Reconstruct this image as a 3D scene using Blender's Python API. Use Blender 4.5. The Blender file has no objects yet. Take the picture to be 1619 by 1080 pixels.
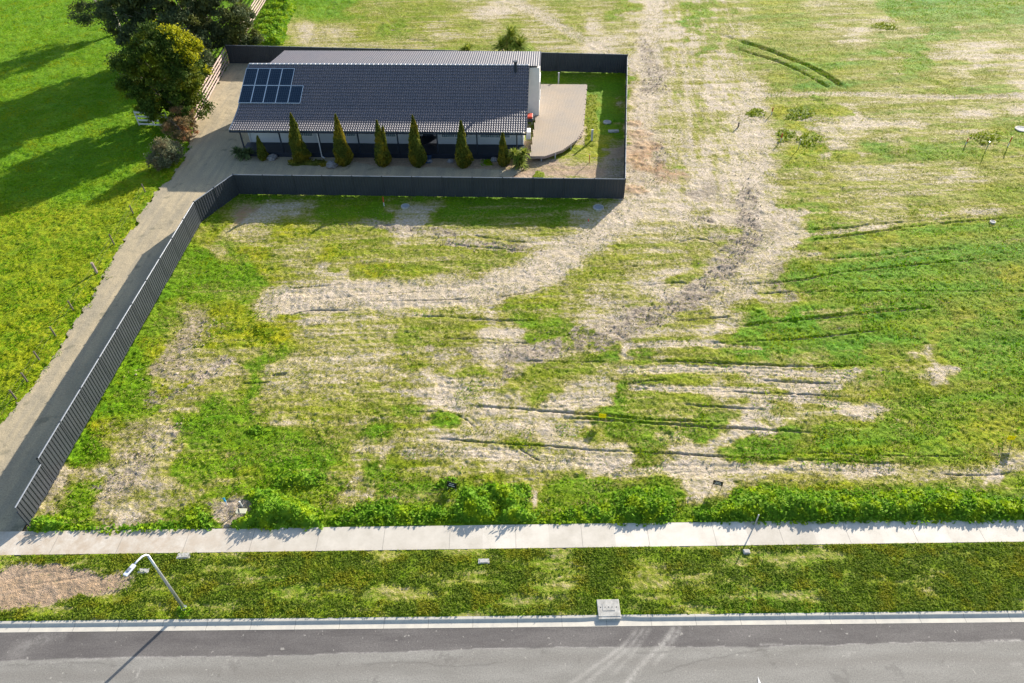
import bpy, math, random
import numpy as np
from mathutils import Vector, Matrix
random.seed(7); rng = np.random.default_rng(7)
R = math.radians
scene = bpy.context.scene
COL = scene.collection

# ---------------------------------------------------------------- camera model (metres, z up, street runs along X)
CAMH, F, PITCH, ROLL = 29.0, 1110.0, R(42.4), R(-1.1)
CX, CY = 809.5, 540.0
_r = np.array([1., 0, 0]); _f = np.array([0, math.cos(PITCH), -math.sin(PITCH)]); _u = np.cross(_r, _f)
CR = math.cos(ROLL)*_r + math.sin(ROLL)*_u
CU = -math.sin(ROLL)*_r + math.cos(ROLL)*_u
CF = _f
def ray(x, y): return CR*(x-CX)/F + CU*(CY-y)/F + CF
def G(x, y, z=0.0):
    d = ray(x, y); t = (z-CAMH)/d[2]
    return np.array([d[0]*t, d[1]*t, z])
def proj(P):
    P = np.asarray(P, float); d = P-np.array([0, 0, CAMH]); z = d@CF
    return CX+F*(d@CR)/z, CY-F*(d@CU)/z
def height(base, top):                       # height in metres of an upright standing on base and reaching top
    B = G(*base); h = 1.0; t = np.array(top, float)
    for _ in range(8):
        a = np.array(proj(B+[0, 0, h]))-t; b = (np.array(proj(B+[0, 0, h+.01]))-t-a)/.01
        h -= (a@b)/(b@b)
    return h

# ---------------------------------------------------------------- object helpers
def link(o, parent=None):
    COL.objects.link(o)
    if parent: o.parent = parent
    return o
def tag(o, label=None, cat=None, group=None, kind=None):
    if label: o['label'] = label
    if cat: o['category'] = cat
    if group: o['group'] = group
    if kind: o['kind'] = kind
    return o
def empty(name, loc=(0, 0, 0), rz=0.0):
    o = bpy.data.objects.new(name, None); o.empty_display_size = .3
    o.location = loc; o.rotation_euler = (0, 0, rz)
    return link(o)
def copy_tree(o, parent=None):
    c = o.copy(); COL.objects.link(c)
    if parent: c.parent = parent
    for ch in [k for k in bpy.data.objects if k.parent == o]: copy_tree(ch, c)
    return c
def fastmesh(name, V, Fq, smooth=False):
    V = np.asarray(V, np.float32); Fq = np.asarray(Fq, np.int32)
    me = bpy.data.meshes.new(name); k = Fq.shape[1]
    me.vertices.add(len(V)); me.vertices.foreach_set('co', V.ravel())
    me.loops.add(Fq.size); me.loops.foreach_set('vertex_index', Fq.ravel())
    me.polygons.add(len(Fq)); me.polygons.foreach_set('loop_start', np.arange(0, Fq.size, k, dtype=np.int32))
    me.polygons.foreach_set('loop_total', np.full(len(Fq), k, np.int32))
    me.polygons.foreach_set('use_smooth', np.full(len(Fq), smooth))
    me.update(calc_edges=True); return me
class MB:
    def __init__(s): s.v = []; s.f = []
    def add(s, v, f):
        n = len(s.v); s.v += [tuple(p) for p in v]; s.f += [tuple(i+n for i in q) for q in f]; return s
    def box(s, c, size, rz=0, M=None, bev=0.0):
        x, y, z = [k/2 for k in size]
        if bev > 0:
            b = min(bev, x*.45, y*.45, z*.45); vs = []
            for sx in (-1, 1):
                for sy in (-1, 1):
                    for sz in (-1, 1):
                        vs += [(sx*x, sy*(y-b), sz*(z-b)), (sx*(x-b), sy*y, sz*(z-b)), (sx*(x-b), sy*(y-b), sz*z)]
            idx = lambda i, j, k, t: ((i*2+j)*2+k)*3+t
            fs = []
            for i in (0, 1):
                fs.append([idx(i, 0, 0, 0), idx(i, 1, 0, 0), idx(i, 1, 1, 0), idx(i, 0, 1, 0)])
                fs.append([idx(0, i, 0, 1), idx(1, i, 0, 1), idx(1, i, 1, 1), idx(0, i, 1, 1)])
                fs.append([idx(0, 0, i, 2), idx(1, 0, i, 2), idx(1, 1, i, 2), idx(0, 1, i, 2)])
            for i in (0, 1):
                for j in (0, 1):
                    fs.append([idx(i, j, 0, 0), idx(i, j, 1, 0), idx(i, j, 1, 1), idx(i, j, 0, 1)])
                    fs.append([idx(i, 0, j, 0), idx(i, 1, j, 0), idx(i, 1, j, 2), idx(i, 0, j, 2)])
                    fs.append([idx(0, i, j, 1), idx(1, i, j, 1), idx(1, i, j, 2), idx(0, i, j, 2)])
                    for k in (0, 1): fs.append([idx(i, j, k, 0), idx(i, j, k, 1), idx(i, j, k, 2)])
        else:
            vs = [(sx*x, sy*y, sz*z) for sx in (-1, 1) for sy in (-1, 1) for sz in (-1, 1)]
            fs = [(0, 1, 3, 2), (4, 6, 7, 5), (0, 4, 5, 1), (2, 3, 7, 6), (0, 2, 6, 4), (1, 5, 7, 3)]
        A = M or Matrix.Rotation(rz, 3, 'Z'); c = Vector(c)
        return s.add([tuple(A @ Vector(p) + c) for p in vs], fs)
    def tube(s, pts, rad, n=8):
        pts = [Vector(p) for p in pts]
        rad = rad if isinstance(rad, (list, tuple)) else [rad]*len(pts); vs = []; fs = []
        for i, p in enumerate(pts):
            d = (pts[min(i+1, len(pts)-1)]-pts[max(i-1, 0)]).normalized()
            a = d.cross(Vector((0.3, 1, 0.1) if abs(d.z) > .8 else (0, 0, 1))).normalized(); b = d.cross(a)
            for k in range(n):
                t = 2*math.pi*k/n; vs.append(tuple(p+rad[i]*(math.cos(t)*a+math.sin(t)*b)))
        for i in range(len(pts)-1):
            for k in range(n):
                fs.append((i*n+k, i*n+(k+1) % n, (i+1)*n+(k+1) % n, (i+1)*n+k))
        fs.append(tuple(range(n))[::-1]); fs.append(tuple((len(pts)-1)*n+k for k in range(n)))
        return s.add(vs, fs)
    def disc(s, c, r, h, n=28, rin=0):
        x, y, z = c; prof = [(r, 0), (r, h)] + ([(rin, h), (rin, h*.4)] if rin else []) 
        vs = []; fs = []
        for (q, w) in prof:
            for k in range(n):
                t = 2*math.pi*k/n; vs.append((x+q*math.cos(t), y+q*math.sin(t), z+w))
        for i in range(len(prof)-1):
            for k in range(n): fs.append((i*n+k, i*n+(k+1) % n, (i+1)*n+(k+1) % n, (i+1)*n+k))
        fs.append(tuple((len(prof)-1)*n+k for k in range(n)))
        return s.add(vs, fs)
    def build(s, name, mat, parent=None, smooth=False):
        me = bpy.data.meshes.new(name); me.from_pydata(s.v, [], s.f); me.validate()
        me.materials.append(mat)
        if smooth:
            me.polygons.foreach_set('use_smooth', [True]*len(me.polygons))
        me.update(); return link(bpy.data.objects.new(name, me), parent)

# ---------------------------------------------------------------- materials
def nt(name):
    m = bpy.data.materials.new(name); m.use_nodes = True; t = m.node_tree; t.nodes.clear()
    out = t.nodes.new('ShaderNodeOutputMaterial'); return m, t, out
def N(t, typ, **kw):
    n = t.nodes.new(typ)
    for k, v in kw.items():
        if k == 'inp':
            for a, b in v.items():
                if isinstance(b, bpy.types.NodeSocket): t.links.new(b, n.inputs[a])
                else: n.inputs[a].default_value = b
        else: setattr(n, k, v)
    return n
def mapr(t, val, a, b, c=0., d=1.): return N(t, 'ShaderNodeMapRange', inp={0: val, 1: a, 2: b, 3: c, 4: d}).outputs[0]
def mth(t, op, a, b=0., c=0.):
    return N(t, 'ShaderNodeMath', operation=op, inp={0: a, 1: b, 2: c}).outputs[0]
def mixc(t, f, a, b, blend='MIX'):
    n = N(t, 'ShaderNodeMix', data_type='RGBA', blend_type=blend)
    for k, v in ((0, f), (6, a), (7, b)):
        if isinstance(v, bpy.types.NodeSocket): t.links.new(v, n.inputs[k])
        else: n.inputs[k].default_value = v if k == 0 else (*v, 1)
    return n.outputs[2]
def noise(t, vec, scale, detail=4, rough=.55, sc=None):
    if sc: vec = N(t, 'ShaderNodeMapping', inp={0: vec, 'Scale': sc}).outputs[0]
    return N(t, 'ShaderNodeTexNoise', inp={'Vector': vec, 'Scale': scale, 'Detail': detail, 'Roughness': rough}).outputs[0]
def mat(name, c, rough=.7, var=.25, scale=2.0, c2=None, metal=0., bump=0., bscale=20., spec=.4):
    m, t, out = nt(name)
    tc = N(t, 'ShaderNodeTexCoord').outputs['Object']
    n = noise(t, tc, scale, 6, .65)
    c2 = c2 or tuple(k*(1-var) for k in c)
    col = mixc(t, mapr(t, n, .35, .68), c, c2)
    b = N(t, 'ShaderNodeBsdfPrincipled', inp={'Base Color': col, 'Roughness': rough, 'Metallic': metal, 'Specular IOR Level': spec})
    if bump:
        bp = N(t, 'ShaderNodeBump', inp={'Strength': bump, 'Distance': .02, 'Height': noise(t, tc, bscale, 5, .6)})
        t.links.new(bp.outputs[0], b.inputs['Normal'])
    t.links.new(b.outputs[0], out.inputs[0]); return m
def leafmat(name, c1, c2, trans=.35, patch=.6, c3=None):
    m, t, out = nt(name)
    rnd = N(t, 'ShaderNodeNewGeometry').outputs['Random Per Island']
    pos = N(t, 'ShaderNodeNewGeometry').outputs['Position']
    col = mixc(t, rnd, c1, c2)
    if c3:
        col = mixc(t, mapr(t, noise(t, pos, patch, 3), .48, .62), col, c3)
    d = N(t, 'ShaderNodeBsdfPrincipled', inp={'Base Color': col, 'Roughness': .75, 'Specular IOR Level': .12})
    tr = N(t, 'ShaderNodeBsdfTranslucent', inp={'Color': col})
    mx = N(t, 'ShaderNodeMixShader', inp={0: trans, 1: d.outputs[0], 2: tr.outputs[0]})
    t.links.new(mx.outputs[0], out.inputs[0]); return m

M = {}
M['yellow'] = None
M['white'] = mat('white_paint', (.72, .70, .68), .6, .12, 1.2)
M['wallgrey'] = mat('pale_grey_render', (.55, .56, .57), .7, .12, .8)
M['galv'] = mat('galvanised_steel', (.50, .52, .56), .35, .2, 3, metal=.7)
M['fence'] = mat('dark_steel_fence', (.040, .046, .056), .5, .22, .7, spec=.35)
M['fencecap'] = mat('fence_cap_steel', (.20, .22, .26), .4, .2, 1)  # paler than the fence: light on its top rails is put into the colour
M['dark'] = mat('dark_navy_trim', (.018, .026, .042), .5, .2, 2)
M['timber'] = mat('weathered_timber', (.46, .34, .29), .8, .35, 2.5, bump=.4)
M['whitetimber'] = mat('peeling_white_timber', (.60, .58, .58), .8, .3, 3, bump=.4)
M['deck'] = mat('silvery_deck_boards', (.35, .27, .19), .75, .25, .5, c2=(.28, .235, .19), bump=.3)
M['bark'] = mat('bark', (.16, .13, .105), .9, .4, 3, bump=.5)
M['palebark'] = mat('pale_gum_bark', (.42, .37, .32), .8, .4, 3)
M['concrete'] = mat('pale_concrete', (.50, .465, .43), .8, .22, 1.3, bump=.3, bscale=30)
M['cover'] = mat('pit_concrete', (.47, .45, .41), .85, .4, 5, bump=.3)
M['glass'] = mat('window_glass', (.03, .05, .06), .08, .3, 1)
M['blind'] = mat('window_blind', (.33, .40, .42), .6, .2, 5)
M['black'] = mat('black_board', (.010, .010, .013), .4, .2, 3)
M['red'] = mat('red_paint', (.55, .055, .025), .6, .3, 5)
M['lampwhite'] = mat('lamp_head_white', (.62, .65, .74), .35, .1, 2)
M['blue'] = mat('blue_plastic', (.02, .30, .55), .4, .1, 3)
M['cream'] = mat('cream_board', (.66, .62, .42), .7, .1, 2)
M['rock'] = mat('rock', (.30, .28, .27), .9, .4, 4, bump=.8)
M['step'] = mat('blue_mat_step', (.03, .07, .14), .7, .2, 3)
M['soil'] = mat('dark_soil', (.055, .042, .034), .95, .4, 4, bump=1)
M['cell'] = mat('solar_cell', (.006, .022, .045), .15, .35, 8)

# ---------------------------------------------------------------- numpy noise
def vnoise(x, y, seed=0):
    xi = np.floor(x).astype(np.int64); yi = np.floor(y).astype(np.int64); fx = x-xi; fy = y-yi
    fx = fx*fx*(3-2*fx); fy = fy*fy*(3-2*fy)
    def h(a, b):
        n = (a*374761393+b*668265263+seed*1442695041) & 0xffffffff
        n = ((n ^ (n >> 13))*1274126177) & 0xffffffff
        return ((n ^ (n >> 16)) & 0xffff)/65535.0
    return (h(xi, yi)*(1-fx)+h(xi+1, yi)*fx)*(1-fy)+(h(xi, yi+1)*(1-fx)+h(xi+1, yi+1)*fx)*fy
def fbm(x, y, o=4, seed=0, g=.5):
    s = 0; a = 1; tot = 0
    for i in range(o):
        s = s+a*vnoise(x*2**i, y*2**i, seed+i*17); tot += a; a *= g
    return s/tot
def sst(x, a, b):
    t = np.clip((x-a)/(b-a), 0, 1); return t*t*(3-2*t)

# ---------------------------------------------------------------- ground survey: 26 rows x 41 columns of cover classes
SURVEY = """
GGGGGGGGGGGgGGoooosdssosgdsgsooosssGGGGGg
GGGGGGGGGGGsdsogosososodssdgssoossdsggsos
GGGGGGGGGGyosssssooogssdsdsgsgoooosggsdds
GGGGGGGGggggggggggggggggGmssdsoggosggsdsd
GGGGGGGGggggggggggggggggGdssdsosgosssoosd
GGGGGGGGggggggggggggggdyGdssdssyydssssdds
GGGGGGGGggggggggggggggdyGdssddsdyddssssog
GGGGGGGGggggggggggggbeyyebsdddsyydsggggsg
GGGGGGppggggggggggggeeeembsddddosssssdsss
GGGGpppgggggggggggggggggssddmdsssosssssoo
ppppppsgobddsggddggggggsdddsdmdgosssoosog
ppppppgoyssyyoodsssssosdsssssmddosssooooo
ppppppgGsgyssyoooooosddooosossddosgggggoo
pppppggGGGyosdoyosodddooosdosmsogogGgGgoy
ppppGgGGggsddddddddssosossddsmssgGGGGgoog
pppGGggmyyydsssoooosogssdmssdsGGssGGggsso
pppGGgomyyysssssoooddggdmsssdsGGooGGGgsgg
ppGGGymmssgsssssoomdmmogdgsoooosoggssdsgg
ppGGGgmmssgssssssdooooossooossdsosggsdgoG
pppGGgyssogsssssddgdsoddgsssdssdssggoooggG
ppgGGgssgggsooogsgdddddsggsgdsssssdoooosss
pGGGymsgggggosgosdsogdgoggggdggsgggggosssd
GGGGsmssgggggosdoosdosddogoddgosgggggggsd
ddddddmsgogggosggsossssdsssddddssddssssdgss
ddggddddsgggggsgggggdgggggggdoggggggggggg
dgggdddggmmggggggggggggggggggggggggggggggg
""".strip().split('\n')
for i_ in range(14, 26):          # churned soil in the left lot
    SURVEY[i_] = ''.join('k' if j_ < 8 and (c_ == 'm' or (c_ == 'd' and (j_+i_) % 2)) else c_ for j_, c_ in enumerate(SURVEY[i_]))
for i_ in (5, 6, 7, 8):         # garden bed and ground beneath the house
    SURVEY[i_] = SURVEY[i_][:9]+'e'*12+SURVEY[i_][21:]
for i_ in range(11, 23):         # the right-hand field is mostly grass
    SURVEY[i_] = SURVEY[i_][:30]+''.join({'s': 'o', 'o': 'g'}.get(c_, c_) for c_ in SURVEY[i_][30:])
for i_ in range(18, 24): SURVEY[i_] = SURVEY[i_][:24]+''.join({'s': 'o'}.get(c_, c_) for c_ in SURVEY[i_][24:31])+SURVEY[i_][31:]
CL = {  # bare, lush, yellow, mud, orange
 'G': (.02, 1.0, .18, 0, 0), 'g': (.20, .75, .10, 0, 0), 'o': (.34, .34, .35, 0, 0), 'y': (.22, .45, .95, 0, 0),
 's': (.52, .28, .28, .03, 0), 'd': (.74, .25, .2, .05, 0), 'm': (.72, .3, .1, .65, 0), 'b': (.75, .3, .4, .2, .8),
 'e': (.86, .2, .4, .45, .45), 'k': (.50, .3, .45, .55, .1), 'p': (.10, .72, .60, 0, 0)}
SV = np.array([[CL[c] for c in (row+row[-1]*41)[:41]] for row in SURVEY])     # 26,41,5
SV = np.concatenate([SV[:1]]*3+[SV]+[SV[-1:]]*8, 0); SV = np.concatenate([SV[:, :1]]*6+[SV]+[SV[:, -1:]]*6, 1)
def survey(X, Y):
    d = np.stack([X, Y, np.full_like(X, -CAMH)], -1); z = d@CF; z = np.maximum(z, 5)
    u = CX+F*(d@CR)/z; v = CY-F*(d@CU)/z
    c = np.clip((u-20)/40+6, 0, SV.shape[1]-1.001); r = np.clip((v-16)/32+3, 0, SV.shape[0]-1.001)
    ci = c.astype(int); ri = r.astype(int); fc = c-ci; fr = r-ri
    fc = sst(fc, .12, .88)[..., None]; fr = sst(fr, .12, .88)[..., None]
    return (SV[ri, ci]*(1-fc)+SV[ri, ci+1]*fc)*(1-fr)+(SV[ri+1, ci]*(1-fc)+SV[ri+1, ci+1]*fc)*fr
def pline(px): return np.array([G(*q)[:2] for q in px])
def catmull(P, n=8):
    P = np.asarray(P, float)
    if len(P) < 3: return P
    Q = np.vstack([2*P[0]-P[1], P, 2*P[-1]-P[-2]]); out = []
    for i in range(1, len(Q)-2):
        for k in range(n):
            t = k/n; out.append(.5*((2*Q[i])+(-Q[i-1]+Q[i+1])*t+(2*Q[i-1]-5*Q[i]+4*Q[i+1]-Q[i+2])*t*t+(-Q[i-1]+3*Q[i]-3*Q[i+1]+Q[i+2])*t**3))
    out.append(Q[-2]); return np.array(out)
def dist_line(X, Y, L, maxd):
    D = np.full(X.shape, 1e3); T = np.zeros(X.shape)
    x0, x1 = L[:, 0].min()-maxd, L[:, 0].max()+maxd; y0, y1 = L[:, 1].min()-maxd, L[:, 1].max()+maxd
    m = (X > x0) & (X < x1) & (Y > y0) & (Y < y1)
    x = X[m]; y = Y[m]; d = np.full(x.shape, 1e3); tt = np.zeros(x.shape); S = len(L)-1
    for i in range(S):
        a, b = L[i], L[i+1]; ab = b-a; l2 = ab@ab+1e-9
        t = np.clip(((x-a[0])*ab[0]+(y-a[1])*ab[1])/l2, 0, 1)
        q = np.hypot(x-a[0]-t*ab[0], y-a[1]-t*ab[1]); w = q < d; d[w] = q[w]; tt[w] = ((i+t)/S)[w]
    D[m] = d; T[m] = tt; return D, T
def inpoly(X, Y, P):
    ins = np.zeros(X.shape, bool); n = len(P)
    for i in range(n):
        x0, y0 = P[i]; x1, y1 = P[(i+1) % n]
        if y0 == y1: continue
        c = ((y0 > Y) != (y1 > Y)) & (X < (x1-x0)*(Y-y0)/(y1-y0)+x0); ins ^= c
    return ins

# street lines in world coordinates: y as a function of x
def lin(a, b):
    A, B = G(*a), G(*b); s = (B[1]-A[1])/(B[0]-A[0]); return lambda x: A[1]+s*(x-A[0])
ROAD_EDGE = lin((0, 999), (1619, 982.5))
KERB_BACK = lin((0, 991), (1619, 966.5))
KB = lambda x: ROAD_EDGE(x)+.46
PATH_LO = lin((0, 878), (1619, 856.5))
PATH_HI = lambda x: PATH_LO(x)+1.25
DRIVE_L = [(-60, 745), (0, 672), (58, 604), (110, 522), (160, 440), (203, 368), (243, 306), (266, 286), (292, 246), (306, 200), (333, 146), (362, 96)]
DRIVE = [G(*q)[:2] for q in DRIVE_L]+[G(*q)[:2] for q in [(440, 98), (440, 235), (600, 262), (800, 268), (838, 262), (800, 287), (600, 302), (378, 306), (318, 350)]]+[np.array([-23.45, 33.]), np.array([-23.45, 18.55]), np.array([-32., 18.5])]

def stroke(X, Y, px, w, taper=.15):
    L = catmull(pline(px)); D, T = dist_line(X, Y, L, w*2.5)
    e = sst(T, -.001, taper)*sst(1-T, -.001, taper) if taper > 0 else 1
    return D/w, e, T

TRACKS = [  # pale compacted dirt
 ([(1040, -10), (1030, 30), (1025, 90), (1020, 160), (1015, 240), (1012, 300), (978, 345), (930, 385), (860, 425), (780, 458), (700, 468), (560, 470), (440, 480)], 1.35, .9),
 ([(800, -5), (850, 22), (900, 50), (960, 82), (1010, 110)], 1.1, .7),
 ([(1195, 130), (1185, 230), (1200, 330), (1215, 370), (1180, 430), (1160, 500)], 1.2, .5),
 ([(1250, 360), (1215, 400), (1185, 440), (1130, 480)], .6, .5),
 ([(990, 547), (1090, 543), (1200, 549)], .26, .7), ([(985, 586), (1100, 583), (1250, 590), (1340, 593)], .34, .75), ([(1000, 612), (1100, 615), (1210, 618)], .26, .7), ([(1235, 609), (1325, 611)], .24, .8),
 ([(1190, 627), (1280, 633), (1340, 641)], .24, .7), ([(975, 746), (1100, 742), (1250, 738), (1400, 742)], .36, .65), ([(1250, 374), (1345, 364), (1400, 358)], .26, .7), ([(1200, 150), (1330, 148), (1480, 153), (1640, 150)], .55, .7),
 ([(1250, 186), (1340, 192), (1450, 196)], .8, .6), ([(1290, 400), (1255, 402)], .4, .6), ([(1270, 495), (1340, 488), (1390, 480)], .3, .5), ([(700, 606), (790, 604)], .45, .6), ([(705, 630), (790, 634)], .7, .6), ([(860, 640), (960, 634)], .35, .7),
 ([(840, 680), (890, 684)], .7, .6), ([(640, 715), (780, 718), (960, 730)], .35, .55), ([(1040, 690), (1085, 700), (1090, 725)], .35, .5), ([(1480, 90), (1619, 88)], .9, .6), ([(1300, 40), (1370, 48)], .8, .5),
]
MUDS = [
 ([(1190, 285), (1180, 330), (1185, 370), (1160, 402), (1130, 440), (1090, 472), (1040, 495)], .95, 1.0),
 ([(1060, 488), (990, 512), (930, 535), (870, 552), (810, 556)], 1.15, .85),
 ([(1010, 60), (1030, 100), (1035, 130), (1020, 150)], 1.0, .6),
 ([(1005, 130), (1040, 128), (1055, 150)], .5, .6),
 ([(1040, 225), (1045, 250), (1040, 285)], .5, .7),
 ([(370, 560), (330, 590), (290, 610), (220, 640)], .8, .5), ([(345, 500), (300, 540), (250, 600)], 1.2, .4),
 ([(280, 660), (240, 710), (190, 760), (150, 790)], .9, .4), ([(700, 382), (760, 388), (860, 398)], .5, .7),
 ([(560, 340), (600, 355), (640, 362), (700, 365), (730, 372)], .5, .55), ([(345, 815), (365, 800), (375, 830)], .5, .9),
 ([(790, 545), (800, 552), (806, 580), (797, 600)], .4, .6), ([(1100, 345), (1130, 350)], .4, .7)]
FUR = [  # wheel ruts and plough lines: points, half width, depth
 ([(1120, 50), (1200, 74), (1240, 89), (1282, 106), (1312, 123), (1345, 146)], .30, .42), ([(1150, 72), (1190, 85), (1237, 100), (1290, 126), (1318, 146)], .20, .28),
 ([(1200, 365), (1330, 361), (1381, 354), (1459, 349), (1560, 341)], .08, .10), ([(1252, 383), (1345, 372), (1433, 359), (1511, 351), (1619, 343), (1700, 338)], .09, .13),
 ([(1273, 412), (1381, 404), (1485, 394), (1537, 395)], .10, .12), ([(1120, 450), (1200, 448), (1265, 443), (1304, 435), (1345, 429), (1420, 421), (1520, 412), (1660, 402)], .09, .12),
 ([(1160, 466), (1278, 461), (1450, 460), (1680, 461)], .07, .10), ([(1130, 520), (1200, 512), (1278, 504), (1355, 496), (1420, 490), (1511, 484)], .13, .17),
 ([(1060, 545), (1200, 539), (1278, 534), (1355, 526), (1412, 518)], .08, .11), ([(1000, 573), (1080, 571), (1200, 577), (1278, 579), (1330, 578), (1395, 579)], .09, .13),
 ([(720, 641), (800, 645), (878, 651), (955, 657), (1059, 665), (1200, 667)], .08, .12), ([(865, 660), (966, 665), (1085, 673), (1200, 679), (1330, 687)], .08, .12),
 ([(659, 693), (711, 695), (800, 702), (878, 706), (955, 713), (1051, 716), (1200, 725), (1330, 728), (1400, 733), (1500, 733)], .06, .10),
 ([(984, 608), (1020, 603), (1059, 601)], .07, .09), ([(1070, 638), (1130, 643), (1200, 647), (1215, 649)], .07, .1), ([(1150, 618), (1200, 621), (1278, 624), (1355, 629)], .06, .08),
 ([(1200, 601), (1239, 603), (1330, 607)], .07, .10), ([(638, 499), (711, 501), (800, 507), (860, 506)], .08, .12), ([(440, 506), (465, 496), (491, 491), (522, 490), (600, 492)], .07, .12),
 ([(450, 457), (500, 453), (555, 449)], .06, .10), ([(700, 381), (737, 389), (776, 392), (850, 398)], .09, .12), ([(732, 369), (800, 380), (850, 384)], .08, .1),
 ([(1060, 388), (1077, 382), (1098, 377), (1124, 382), (1145, 396)], .07, .1), ([(985, 421), (1054, 421)], .06, .09), ([(989, 454), (1067, 447), (1090, 449)], .06, .09),
 ([(1059, 508), (1124, 503), (1163, 500)], .06, .1), ([(760, 543), (844, 542)], .06, .09), ([(680, 535), (760, 536), (800, 541)], .07, .08), ([(818, 570), (900, 572), (968, 571)], .06, .1),
 ([(650, 652), (672, 651), (711, 652), (737, 664), (755, 679)], .05, .08), ([(800, 693), (826, 712), (857, 730), (885, 727)], .05, .08), ([(1310, 60), (1330, 85)], .06, .1),
 ([(1400, 112), (1420, 125), (1435, 140)], .06, .1), ([(1190, 137), (1250, 138)], .06, .1), ([(1200, 111), (1290, 111)], .05, .07), ([(1410, 152), (1510, 154), (1619, 150)], .06, .07),
 ([(427, 594), (455, 591)], .08, .12), ([(380, 607), (430, 604)], .06, .08), ([(500, 339), (515, 350)], .06, .09), ([(780, 470), (830, 463), (880, 448)], .06, .08),
 ([(560, 477), (700, 474), (760, 470)], .06, .07), ([(480, 474), (600, 465), (700, 460)], .06, .06), ([(1165, 505), (1162, 528)], .12, .05), ([(1150, 720), (1300, 716), (1450, 722), (1619, 718)], .05, .06),
 ([(200, 590), (300, 560)], .05, .05), ([(600, 12), (620, 40), (650, 52)], .06, .08), ([(560, 45), (640, 48), (700, 47)], .07, .08), ([(430, 44), (520, 44)], .06, .06), ([(640, 62), (680, 65)], .2, .15),
 ([(1610, 745), (1560, 752), (1480, 750)], .06, .08), ([(0, 920), (60, 905), (110, 908)], .06, .05), ([(10, 935), (70, 922), (140, 912)], .06, .05)]

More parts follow.
